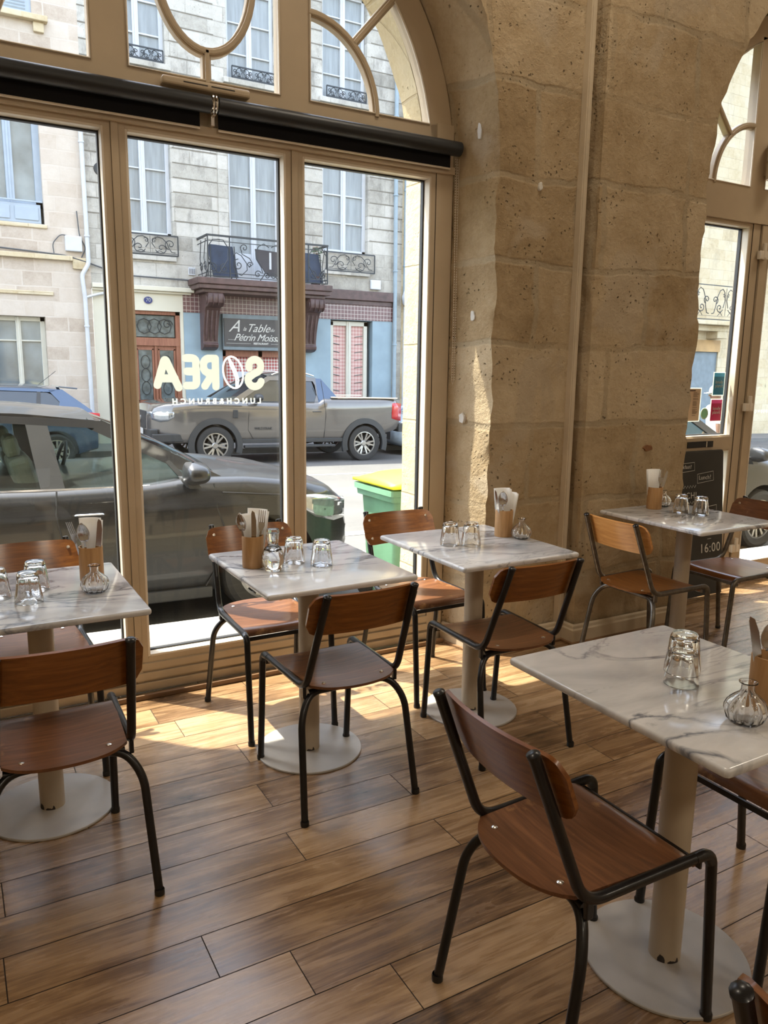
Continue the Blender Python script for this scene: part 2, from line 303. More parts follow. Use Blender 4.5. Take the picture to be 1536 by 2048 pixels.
M['car_blue'] = mat('slate_blue_car_paint', (0.06, 0.10, 0.17), 0.12, 0.35, 0.05, coat=1.0)
M['car_white'] = mat('pale_blue_white_car_paint', (0.45, 0.55, 0.66), 0.15, 0.0, 0.03, coat=1.0)
M['car_plastic'] = mat('black_car_plastic', (0.028, 0.030, 0.032), 0.5)
M['chrome'] = mat('chrome', (0.78, 0.78, 0.78), 0.10, 1.0, 0.03)
M['tyre'] = mat('tyre_rubber', (0.028, 0.028, 0.028), 0.8)
M['rim'] = mat('alloy_rim', (0.33, 0.32, 0.30), 0.3, 0.8)
M['carglass'] = pane_mat('car_window_glass', (0.66, 0.74, 0.70), 1.5)
M['dkglass'] = mat('tinted_car_glass', (0.02, 0.026, 0.03), 0.04, spec=1.0)
M['interior'] = mat('car_upholstery', (0.17, 0.19, 0.18), 0.8, var=0.3)
M['lamp_glass'] = mat('headlamp_lens', (0.30, 0.32, 0.34), 0.08, 0.6, 0.15, 30, coat=1.0)
M['tail_red'] = mat('red_tail_lens', (0.45, 0.02, 0.025), 0.15, coat=1.0)
M['plate'] = mat('white_number_plate', (0.72, 0.72, 0.70), 0.4)
M['skin'] = mat('skin', (0.20, 0.11, 0.07), 0.5, var=0.04); M['shirt'] = mat('white_shirt', (0.78, 0.78, 0.76), 0.8, var=0.04)
M['trousers'] = mat('dark_trousers', (0.04, 0.045, 0.06), 0.8); M['cap'] = mat('pale_grey_cap', (0.6, 0.6, 0.58), 0.8)
M['plant'] = mat('dark_leaves', (0.035, 0.075, 0.03), 0.6, var=0.4, scale=20)
M['navy'] = mat('navy_fabric', (0.035, 0.05, 0.085), 0.8, var=0.3, scale=5)
M['charcoal'] = mat('charcoal_table_top', (0.045, 0.042, 0.05), 0.6)
M['fill_lampshade'] = None

def deepen(keys, f):        # overall reflectance of the weathered street-side surfaces
    for k in keys:
        nt = M[k].node_tree; bs = nt.nodes.get('Principled BSDF'); inp = bs.inputs['Base Color']
        if inp.links:
            src = inp.links[0].from_socket; h = nt.nodes.new('ShaderNodeHueSaturation'); h.inputs['Value'].default_value = f
            nt.links.new(src, h.inputs['Color']); nt.links.new(h.outputs[0], inp)
deepen(['fac_r', 'fac_l', 'fac_b', 'joint', 'cream_wall', 'blue_wall', 'tiles', 'oxblood', 'door', 'wframe', 'gframe', 'cframe', 'curtain', 'gingham', 'gingham2', 'slate', 'sign', 'sign_text', 'wpipe', 'pipe', 'box', 'ochre', 'car_taupe', 'car_blue', 'car_white', 'bin_green'], 0.76)
deepen(['asphalt', 'pave', 'kerb', 'roadline'], 0.74)
# ---------------------------------------------------------------- mesh builder
def V(*a): return Vector(a)
class MB:
    def __init__(s): s.v = []; s.f = []; s.m = []; s.cur = 0
    def add(s, vs, fs):
        o = len(s.v); s.v += [Vector(p) for p in vs]
        for f in fs: s.f.append([o+i for i in f]); s.m.append(s.cur)
        return s
    def box(s, c, d, rz=0.0, rot=None):
        hx, hy, hz = d[0]/2, d[1]/2, d[2]/2
        R = rot if rot is not None else Matrix.Rotation(rz, 3, 'Z')
        vs = [Vector(c) + R @ Vector((x, y, z)) for x in (-hx, hx) for y in (-hy, hy) for z in (-hz, hz)]
        return s.add(vs, [(0, 1, 3, 2), (4, 6, 7, 5), (0, 4, 5, 1), (2, 3, 7, 6), (0, 2, 6, 4), (1, 5, 7, 3)])
    def bx(s, x0, x1, y0, y1, z0, z1): return s.box(((x0+x1)/2, (y0+y1)/2, (z0+z1)/2), (abs(x1-x0), abs(y1-y0), abs(z1-z0)))
    def grid(s, P, closed_v=False):
        n = len(P); k = len(P[0]); vs = [p for r in P for p in r]; fs = []
        for i in range(n-1):
            for j in range(k if closed_v else k-1):
                j2 = (j+1) % k
                fs.append((i*k+j, (i+1)*k+j, (i+1)*k+j2, i*k+j2))
        return s.add(vs, fs)
    def tube(s, pts, r, n=10, cap=True, closed=False, flat=1.0):
        pts = [Vector(p) for p in pts]; N = len(pts); rs = r if isinstance(r, (list, tuple)) else [r]*N
        rings = []; prev = None
        for i in range(N):
            if closed: t = pts[(i+1) % N] - pts[i-1]
            else: t = pts[min(i+1, N-1)] - pts[max(i-1, 0)]
            t = t.normalized() if t.length > 1e-9 else Vector((0, 0, 1))
            if prev is None:
                a = Vector((0, 0, 1)) if abs(t.z) < 0.9 else Vector((1, 0, 0)); nn = t.cross(a).normalized()
            else:
                nn = prev - t*prev.dot(t); nn = nn.normalized() if nn.length > 1e-6 else t.orthogonal().normalized()
            prev = nn; b = t.cross(nn)
            rings.append([pts[i] + rs[i]*(math.cos(2*PI*k/n)*nn + flat*math.sin(2*PI*k/n)*b) for k in range(n)])
        if closed: rings.append(rings[0])
        s.grid([list(x) for x in rings], True)
        if cap and not closed:
            o = len(s.v); s.add(rings[0], [tuple(range(n))]); s.add(rings[-1], [tuple(reversed(range(n)))])
        return s
    def lathe(s, prof, n=24, c=(0, 0, 0), rib=None, sq=None, axis='Z'):
        P = []
        for (r, z) in prof:
            row = []
            for k in range(n):
                a = 2*PI*k/n; q = r*(rib(a, z) if rib else 1.0)
                p = (q*math.cos(a), q*math.sin(a), z)
                if axis == 'Y': p = (p[0], p[2], p[1])
                if axis == 'X': p = (p[2], p[0], p[1])
                row.append(Vector(c) + Vector(p))
            P.append(row)
        return s.grid(P, True)
    def prism(s, poly, fn, d):      # poly: 2d points; fn(a,b)->Vector; d: extrusion vector
        n = len(poly); a = [Vector(fn(*p)) for p in poly]; b = [p + Vector(d) for p in a]
        return s.add(a+b, [tuple(range(n)), tuple(range(2*n-1, n-1, -1))] + [(i, n+i, n+(i+1) % n, (i+1) % n) for i in range(n)])
    def build(s, name, m=None, parent=None, smooth=0, bevel=0.0, bseg=2, loc=None, weld=True):
        me = bpy.data.meshes.new(name); me.from_pydata([tuple(p) for p in s.v], [], s.f); me.validate()
        mm = m if isinstance(m, (list, tuple)) else [m]
        for q in mm:
            if q: me.materials.append(M[q] if isinstance(q, str) else q)
        if len(mm) > 1:
            for i, p in enumerate(me.polygons):
                if i < len(s.m): p.material_index = s.m[i]
        bm = bmesh.new(); bm.from_mesh(me)
        if weld: bmesh.ops.remove_doubles(bm, verts=bm.verts, dist=1e-5)
        bmesh.ops.recalc_face_normals(bm, faces=bm.faces); bm.to_mesh(me); bm.free()
        if smooth:
            me.polygons.foreach_set('use_smooth', [True]*len(me.polygons))
            me.set_sharp_from_angle(angle=math.radians(smooth))
        o = bpy.data.objects.new(name, me); C.collection.objects.link(o)
        if parent: o.parent = parent
        if loc: o.location = loc
        if bevel:
            b = o.modifiers.new('bevel', 'BEVEL'); b.width = bevel; b.segments = bseg; b.limit_method = 'ANGLE'; b.angle_limit = math.radians(40)
        return o
def tag(o, label=None, cat=None, group=None, kind=None):
    if label: o['label'] = label
    if cat: o['category'] = cat
    if group: o['group'] = group
    if kind: o['kind'] = kind
    return o
def empty(name, loc=(0, 0, 0), rz=0.0):
    o = bpy.data.objects.new(name, None); o.empty_display_size = 0.1; o.location = loc; o.rotation_euler = (0, 0, rz)
    C.collection.objects.link(o); return o
def copy_tree(o, parent=None):
    c = o.copy(); C.collection.objects.link(c); c.parent = parent
    for ch in list(o.children):
        copy_tree(ch, c)
    return c
def fillet(pts, rs, n=6):
    pts = [Vector(p) for p in pts]; out = [pts[0]]
    for i in range(1, len(pts)-1):
        r = rs[i-1] if isinstance(rs, (list, tuple)) else rs
        a = (pts[i-1]-pts[i]); b = (pts[i+1]-pts[i]); la, lb = a.length, b.length; a.normalize(); b.normalize()
        d = min(r, la*0.49, lb*0.49); p0 = pts[i]+a*d; p1 = pts[i]+b*d
        for k in range(n+1):
            t = k/n; out.append((1-t)**2*p0 + 2*(1-t)*t*pts[i] + t*t*p1)
    out.append(pts[-1]); return out
def text_mesh(txt, size, name='text', align='CENTER', offset=0.0, extrude=0.0006, shear=0.0, space=1.0, sx=1.0):
    cu = bpy.data.curves.new(name, 'FONT'); cu.body = txt; cu.size = size; cu.align_x = align; cu.align_y = 'CENTER'
    cu.offset = offset; cu.extrude = extrude; cu.shear = shear; cu.space_character = space; cu.resolution_u = 4
    ob = bpy.data.objects.new(name, cu); C.collection.objects.link(ob)
    bpy.context.view_layer.update()
    dg = bpy.context.evaluated_depsgraph_get(); me = bpy.data.meshes.new_from_object(ob.evaluated_get(dg))
    bpy.data.objects.remove(ob); bpy.data.curves.remove(cu)
    me.name = name; me.materials.clear(); return me
def put_text(txt, size, m, parent, loc, mirror=False, name='lettering', rx=PI/2, rz=0.0, tilt=0.0, sx=1.0, **kw):
    me = text_mesh(txt, size, name, **kw); me.materials.append(M[m])
    mt = Matrix.Translation(loc) @ Matrix.Rotation(rz, 4, 'Z') @ Matrix.Rotation(rx, 4, 'X') @ Matrix.Rotation(tilt, 4, 'Z') @ Matrix.Diagonal((-sx if mirror else sx, 1, 1, 1))
    me.transform(mt)
    if mirror: me.flip_normals()
    o = bpy.data.objects.new(name, me); C.collection.objects.link(o)
    if parent: o.parent = parent
    return o
def jig(p, amp=0.01, s=6.0):
    q = noise.noise_vector(Vector(p)*s) + 0.5*noise.noise_vector(Vector(p)*s*3.3); return Vector(p) + q*amp

# ---------------------------------------------------------------- setting: room
WY = 3.43                   # inner face of the window joinery
FL, FR, BACK, CEIL = -2.55, 7.6, -4.2, 4.7
OPEN = [(1.065, 3.12, 1.305), (5.06, 3.03, 1.335)]
ZC = 2.50; R_FRONT = 1.335; R_IN = 1.240; R_OUT = 1.12
def floor():
    b = MB(); b.cur = 1
    b.bx(FL, FR, BACK, 3.55, -0.05, -0.0015)
    b.cur = 0
    Wd, L, g = 0.1613, 1.295, 0.0015
    known = {-4: 0.87, -3: 0.665, -2: 0.48, -1: 0.02, 0: 0.853, 1: 1.33, 2: 0.872, 3: 0.30}
    rows = []
    k = math.floor((BACK-1.957)/Wd)
    pid = []
    while 1.957 + k*Wd < 3.55:
        y0 = max(1.957 + k*Wd, BACK); y1 = min(1.957+(k+1)*Wd, 3.52)
        off = known.get(k, random.uniform(0, L)); x = off - math.ceil((off-FL)/L)*L
        while x < FR:
            a, c = max(x, FL)+g, min(x+L, FR)-g
            if c - a > 0.01 and y1-y0 > 0.01:
                b.add([(a, y0+g, 0), (c, y0+g, 0), (c, y1-g, 0), (a, y1-g, 0)], [(0, 1, 2, 3)])
            x += L
        k += 1
    o = b.build('floor', ['floor', 'gap'])
    me = o.data; at = me.attributes.new('rnd', 'FLOAT', 'FACE'); random.seed(3)
    at.data.foreach_set('value', [random.random() for _ in me.polygons])
    tag(o, kind='structure')
floor()
def arcpts(cx, r, a0, a1, n, zc=ZC): return [(cx + r*math.cos(a0+(a1-a0)*i/n), zc + r*math.sin(a0+(a1-a0)*i/n)) for i in range(n+1)]
def outline(cx, r, n_j=60, n_a=90):
    left = [(cx-r, ZC*i/n_j) for i in range(n_j)]
    arc = arcpts(cx, r, PI, 0, n_a)
    right = [(cx+r, ZC*(n_j-1-i)/n_j) for i in range(n_j)]
    return left + arc + right
def wall_front():
    b = MB(); rough = 0.010
    for (cx, yf, R_FRONT), (bl, br) in zip(OPEN, ((FL, 2.93), (2.93, FR))):
        o1 = outline(cx, R_FRONT); n = len(o1)
        # front face: loft opening outline to the boundary rectangle
        bnd = []
        for (x, z) in o1:
            if z < ZC-1e-6 or abs(abs(x-cx)-R_FRONT) < 1e-6: bnd.append((bl if x < cx else br, z))
            else:
                a = math.atan2(z-ZC, x-cx); t = a/(PI/2) if a <= PI/2 else (PI-a)/(PI/2); e = br if a <= PI/2 else bl
                if t < 0.5: bnd.append((e, ZC + (CEIL-ZC)*t/0.5))
                else: bnd.append((e + (cx-e)*(t-0.5)/0.5, CEIL))
        S = 46 if cx > 3 else 34
        P = []
        for i in range(n):
            row = []
            for j in range(S+1):
                t = (j/S)**1.25; x = o1[i][0]*(1-t)+bnd[i][0]*t; z = o1[i][1]*(1-t)+bnd[i][1]*t
                p = V(x, yf, z)
                if j < S: p = jig(p, rough*(2.0 if j == 0 else 0.9))
                row.append(p)
            P.append(row)
        b.grid(P)
        # reveal
        o2 = outline(cx, R_IN); P = []
        for i in range(n):
            row = []
            for j in range(15):
                t = j/14
                p = V(o1[i][0]*(1-t)+o2[i][0]*t, yf + (WY+0.02-yf)*t, o1[i][1]*(1-t)+o2[i][1]*t)
                row.append(jig(p, rough*(2.0 if j == 0 else 0.8)))
            P.append(row)
        b.grid(P)
    # step between the two piers
    P = []
    for i in range(120):
        z = CEIL*i/119
        P.append([V(2.93, 3.12 - 0.09*j/8, z) + (noise.noise_vector(V(2.93, j*0.02, z)*7)*0.010 if 0 < j < 8 else V(0, 0, 0)) for j in range(9)])
    b.grid(P)
    b.cur = 1
    # street side: outer reveals and facade
    for (cx, yf, _), (bl, br) in zip(OPEN, ((-4.5, 3.06), (3.06, 12.0))):
        o3 = outline(cx, R_IN, 20, 60); o4 = outline(cx, R_OUT, 20, 60)
        b.grid([[V(p[0], 3.50, p[1]) for p in o3], [V(p[0], 3.50, p[1]) for p in o4]])
        P = []
        for j in range(7): P.append([jig(V(p[0], 3.50+0.16*j/6, p[1]), 0.006, 9) for p in o4])
        b.grid(P)
        P0 = P[-1]; Q = []
        for p4 in o4:
            x, z = p4
            if z < ZC-1e-6 or abs(abs(x-cx)-R_OUT) < 1e-6: Q.append(V(bl if x < cx else br, 3.66, z))
            else:
                a = math.atan2(z-ZC, x-cx); t = a/(PI/2) if a <= PI/2 else (PI-a)/(PI/2); e = br if a <= PI/2 else bl
                Q.append(V(e, 3.66, ZC+(11-ZC)*t/0.5) if t < 0.5 else V(e+(cx-e)*(t-0.5)/0.5, 3.66, 11))
        b.grid([P0, Q])
        b.bx(cx-R_OUT, cx+R_OUT, 3.50, 3.66, -0.3, 0.02)
    b.bx(-4.5, 12, 3.60, 3.66, -0.9, 0.0)
    b.bx(-4.5, 12, 3.62, 3.99, 4.18, 4.34); b.bx(-4.5, 12, 3.62, 3.85, 4.06, 4.18)  # unseen ledges, added to keep sun out of the fanlights
    o = b.build('wall_front', ['stone', 'stone_out'], smooth=35)
    tag(o, kind='structure')
    random.seed(9)
    def dab(c, ax, w_, h_, m, nm):
        # irregular filled patch lying on the stone; ax is the in-plane horizontal direction
        bb = MB(); ax = V(*ax).normalized(); nn = V(ax.y, -ax.x, 0)
        pts = []
        for k in range(14):
            a = 2*PI*k/14; q = random.uniform(0.75, 1.1); pts.append(V(*c)+ax*(w_*q*math.cos(a))+V(0, 0, h_*q*math.sin(a)))
        n = len(pts); bb.add([p+nn*0.012 for p in pts]+[p-nn*0.02 for p in pts], [tuple(range(n))]+[(i, (i+1) % n, n+(i+1) % n, n+i) for i in range(n)])
        bb.build(nm, m, o, bevel=0.003)
    rv = (0.065, -0.33, 0)
    dab((2.333, 3.30, 1.23), rv, 0.020, 0.030, 'dab', 'filler_patch'); dab((2.345, 3.24, 2.60), rv, 0.014, 0.045, 'dab', 'filler_patch'); dab((2.340, 3.26, 2.72), rv, 0.014, 0.030, 'dab', 'filler_patch'); dab((2.345, 3.25, 1.74), rv, 0.016, 0.030, 'dab', 'filler_patch')
    dab((3.40, 3.03, 1.06), (1, 0, 0), 0.038, 0.020, 'brick', 'exposed_brick'); dab((2.62, 3.12, 2.36), (1, 0, 0), 0.012, 0.022, 'dab', 'filler_patch')
wall_front()
def shell():
    for nm, a in (('wall_left', (FL-0.1, FL, BACK, 3.4, 0, CEIL)), ('wall_right', (FR, FR+0.1, BACK, 3.4, 0, CEIL)), ('wall_back', (FL, FR, BACK-0.1, BACK, 0, CEIL)), ('ceiling', (FL, FR, BACK, 3.5, CEIL, CEIL+0.1))):
        tag(MB().bx(*a).build(nm, 'plaster'), kind='structure')
shell()
def skirting(pts, name):
    # pts: floor polyline, room on its right-hand side
    b = MB(); prof = [(0, 0.0), (0.020, 0.0), (0.020, 0.078), (0.013, 0.086), (0.011, 0.100), (0.004, 0.106), (0, 0.108)]
    P = []
    for i, p in enumerate(pts):
        p = V(*p, 0); ns = []
        for a, c in ((i-1, i), (i, i+1)):
            if a >= 0 and c < len(pts):
                d = (V(*pts[c], 0)-V(*pts[a], 0)).normalized(); ns.append(V(d.y, -d.x, 0))
        nn = ns[0] if len(ns) == 1 else (ns[0]+ns[1]) / (1+ns[0].dot(ns[1]))
        P.append([p + nn*(q+0.004) + V(0, 0, z) for q, z in prof])
    b.grid(P); b.cur = 1
    P2 = []
    for r in P: P2.append([r[0]+(r[1]-r[0])*1.0, r[0]+(r[1]-r[0])*1.7, r[0]+(r[1]-r[0])*1.7+V(0, 0, 0.012), r[1]+V(0, 0, 0.014)])
    b.grid(P2)
    tag(b.build(name, ['baseb', 'brown_trim'], smooth=30), kind='structure')
skirting([(2.315, 3.40), (2.362, 3.11), (2.92, 3.11), (2.92, 3.02), (3.715, 3.02), (3.80, 3.40)], 'baseboard_pier')
b = MB(); b.bx(2.862, 2.894, 3.082, 3.122, 0.10, CEIL); b.bx(2.867, 2.889, 3.075, 3.084, 0.10, CEIL)
tag(b.build('trim_1', 'baseb', bevel=0.002), kind='structure')
tag(MB().bx(-0.14, 2.29, 3.352, 3.375, 0, 0.024).build('trim_2', 'brown_trim', bevel=0.004), kind='structure')

# ---------------------------------------------------------------- windows
def joinery(cx, door, win_name):
    root = empty(win_name, (0, 0, 0)); tag(root, kind='structure')
    b = MB()
    y0, y1 = 3.408, 3.50
    X = lambda x: x - 1.065 + cx
    gl = [(-0.05, 0.634), (0.717, 1.409), (1.491, 2.18)]
    zb, zt = 0.179, 2.41
    # fixed outer frame, transom and posts
    def frame_panel(x0, x1, z0, z1, st):       # one sash with its glass opening inset by st
        for (a, c, d, e) in ((x0, x0+st, z0, z1), (x1-st, x1, z0, z1), (x0+st, x1-st, z0, z0+st), (x0+st, x1-st, z1-st, z1)):
            b.bx(a, c, y0+0.004, y1, d, e)
    b.bx(X(-0.175), X(-0.078), y0, y1, 0, 2.66); b.bx(X(2.208), X(2.305), y0, y1, 0, 2.66)
    b.bx(X(-0.175), X(2.305), y0+0.01, y1, 2.435, 2.652)
    b.bx(X(-0.175), X(2.305), y0-0.018, y0+0.012, 2.428, 2.462)
    if not door:
        b.bx(X(-0.078), X(2.208), y0, y1, 0.024, 0.152)
        b.bx(X(-0.078), X(2.208), y0-0.016, y0, 0.024, 0.062); b.bx(X(-0.078), X(2.208), y0-0.010, y0, 0.074, 0.108)
        b.bx(X(-0.078), X(2.208), y0-0.004, y0, 0.118, 0.150)
        for x0, x1 in gl: frame_panel(x0-0.027+cx-1.065, x1+0.027+cx-1.065, zb-0.027, zt+0.026, 0.027)
        for xm in (0.6755, 1.450): b.bx(X(xm-0.0145), X(xm+0.0145), y0-0.003, y1, 0.024, 2.44)
    else:
        for x0, x1 in (gl[0], gl[2]):
            a, c = X(x0), X(x1)
            for (p, q, r, s_) in ((a-0.027, a, 0.15, 2.436), (c, c+0.027, 0.15, 2.436), (a, c, 0.15, 0.178), (a, c, 2.41, 2.436)): b.bx(p, q, y0+0.004, y1, r, s_)
            b.bx(a, c, y0-0.010, y1, 0.968, 1.055)
            b.bx(a-0.08, c+0.08, y0, y1, 0.024, 0.152)
        for xm in (0.700, 1.430): b.bx(X(xm-0.038), X(xm+0.038), y0, y1, 0.0, 2.44)
    o = b.build('frame', 'frame', root, bevel=0.003)
    # letter slot
    if door:
        tag(MB().bx(4.18, 4.43, 3.390, 3.394, 0.992, 1.032).build('letter_slot', 'gasket', root), 'dark letter slot cut in the beige rail')
        tag(MB().bx(4.36, 4.366, 3.386, 3.395, 0.994, 1.03).build('slot_divider', 'frame_lip', root))
    # fanlight
    b = MB(); yA, yB = 3.418, 3.485
    ro = 1.245; ri = 1.115; zc2 = 2.485; n = 64
    po = arcpts(cx, ro, 0, PI, n, zc2); pi_ = arcpts(cx, ri, 0, PI, n, zc2)
    ring = []
    for k in range(n+1):
        (xo, zo), (xi, zi) = po[k], pi_[k]
        ring.append([V(xi, yA, zi), V(xo, yA, zo), V(xo, yB, zo), V(xi, yB, zi)])
    b.grid(ring, True)
    for sx in (-1, 1):
        a, c = sorted((cx+sx*0.321, cx+sx*0.466))
        b.bx(a, c, yA, yB, 2.64, zc2 + math.sqrt(ri**2-0.466**2)+0.03)
    # raised beads round the openings and the curved glazing bars
    bar = []
    for sx in (-1, 1):
        q = [(cx+sx*(0.462+0.345*math.cos(a)), 2.635+0.375*math.sin(a)) for a in [PI/2*i/14 for i in range(15)]]
        bar.append([V(x, 3.440, z) for x, z in q])
        bar.append([V(cx+sx*0.685, 3.440, 2.925), V(cx+sx*0.89, 3.440, 3.155)])
    el = [V(cx+0.205*math.cos(a), 3.440, 3.075+0.315*math.sin(a)) for a in [2*PI*i/44 for i in range(45)]]
    bar.append(el)
    bar.append([V(cx, 3.440, 2.64), V(cx, 3.440, 2.765)])
    for q in bar:
        for w_, d_ in ((0.0185, 1.4), (0.010, 3.0)):
            # ribbon-like moulding: sweep a flat profile that stays in the window plane
            P = []
            for i, p in enumerate(q):
                t = (q[min(i+1, len(q)-1)]-q[max(i-1, 0)]).normalized(); nn = V(-t.z, 0, t.x)
                h = 0.020*d_/1.4 if d_ < 2 else 0.030
                P.append([p+nn*w_+V(0, -h, 0), p-nn*w_+V(0, -h, 0), p-nn*w_+V(0, h, 0), p+nn*w_+V(0, h, 0)])
            b.grid(P, True)
    o = b.build('fanlight_frame', 'frame', root, bevel=0.004, smooth=30)
    b = MB()
    def bead(poly):
        b.tube([V(x, yA-0.001, z) for x, z in poly], 0.006, 6, closed=True)
    for sx in (-1, 1):
        x1 = 0.466; zt_ = math.sqrt((ri-0.004)**2-x1**2)+zc2; x2 = math.sqrt((ri-0.004)**2-(2.648-zc2)**2)
        a0 = math.atan2(zt_-zc2, x1); a1 = math.atan2(2.648-zc2, x2)
        poly = [(cx+sx*x1, 2.648), (cx+sx*x1, zt_)] + [(cx+sx*(ri-0.004)*math.cos(a0+(a1-a0)*i/16), zc2+(ri-0.004)*math.sin(a0+(a1-a0)*i/16)) for i in range(1, 17)]
        bead(poly)
    x1 = 0.321; a0 = math.acos(x1/ri)
    bead([(cx-x1, 2.648)] + [(cx+ri*math.cos(PI-a0+(2*a0-PI)*i/16), zc2+ri*math.sin(PI-a0+(2*a0-PI)*i/16)) for i in range(17)] + [(cx+x1, 2.648)])
    b.build('glazing_bead', 'frame_lip', root, smooth=60)
    b = MB(); pr = arcpts(cx, 1.14, 0, PI, 40, zc2)
    b.prism([(cx+1.14, 2.6), *[p for p in pr if p[1] > 2.6], (cx-1.14, 2.6)], lambda x, z: V(x, 3.452, z), (0, 0.004, 0))
    tag(b.build('fanlight_glass', 'pane', root))
    # lips, gaskets, glass
    bl, bg_, bs = MB(), MB(), []
    spans = [(X(x0), X(x1), zb, zt) for x0, x1 in gl] if not door else [(X(gl[0][0]), X(gl[0][1]), 1.055, zt), (X(gl[0][0]), X(gl[0][1]), 0.178, 0.968), (X(gl[2][0]), X(gl[2][1]), 1.055, zt), (X(gl[2][0]), X(gl[2][1]), 0.178, 0.968)]
    for (x0, x1, z0, z1) in spans:
        for t_, bb, ya, yb in ((0.010, bl, 3.412, 3.470), (0.017, bg_, 3.462, 3.486)):
            bb.bx(x0-0.001, x0+t_, ya, yb, z0, z1); bb.bx(x1-t_, x1+0.001, ya, yb, z0, z1)
            bb.bx(x0+t_, x1-t_, ya, yb, z0-0.001, z0+t_); bb.bx(x0+t_, x1-t_, ya, yb, z1-t_, z1+0.001)
        g = MB().bx(x0+0.002, x1-0.002, 3.470, 3.476, z0+0.002, z1-0.002).build('glass_pane', 'pane', root)
        bs.append(g)
    bl.build('glazing_lip', 'frame_lip', root, bevel=0.002); tag(bg_.build('gasket', 'gasket', root), 'black rubber glazing seal')
    bj = MB()
    if not door:
        for x0, x1 in gl:
            for x in (X(x0)-0.0275, X(x1)+0.0275): bj.bx(x-0.0012, x+0.0012, y0+0.001, y0+0.006, 0.15, 2.436)
            bj.bx(X(x0)-0.027, X(x1)+0.027, y0+0.001, y0+0.006, 2.4355, 2.438)
    else:
        for x in (X(0.634)+0.028, X(0.700)+0.037, X(1.430)-0.037): bj.bx(x-0.0012, x+0.0012, y0-0.0005, y0+0.004, 0.02, 2.436)
    bj.build('joint_line', 'frame_line', root)
    return root
W1 = joinery(1.065, False, 'window_1')
W2 = joinery(5.06, True, 'window_2')
# glazed door in the second opening
D = empty('door_1'); tag(D, kind='structure')
b = MB()
for a in ((4.738, 4.812, 0.01, 2.425), (5.308, 5.382, 0.01, 2.425)): b.bx(a[0], a[1], 3.395, 3.455, a[2], a[3])
b.bx(4.812, 5.308, 3.395, 3.455, 2.345, 2.425); b.bx(4.812, 5.308, 3.395, 3.455, 0.01, 0.150)
b.build('door_leaf', 'frame', D, bevel=0.004)
MB().bx(4.814, 5.306, 3.424, 3.430, 0.15, 2.345).build('glass_pane', 'pane', D)
b = MB()
for a in ((4.812, 4.820, 0.15, 2.345), (5.300, 5.308, 0.15, 2.345), (4.82, 5.30, 2.337, 2.345), (4.82, 5.30, 0.15, 0.158)): b.bx(a[0], a[1], 3.390, 3.46, a[2], a[3])
b.build('glazing_lip', 'frame_lip', D)
for z in (2.235, 1.25, 0.27):
    b = MB(); b.bx(4.700, 4.775, 3.366, 3.396, z-0.026, z+0.026); b.tube([(4.742, 3.372, z-0.02), (4.742, 3.372, z+0.075)], 0.013, 12); b.build('hinge', 'frame_lip', D, bevel=0.003, smooth=30)
b = MB(); b.tube([(5.335, 3.375, 1.05), (5.335, 3.345, 1.05), (5.22, 3.345, 1.05)], 0.009, 10); b.build('handle', 'steel', D, smooth=60)

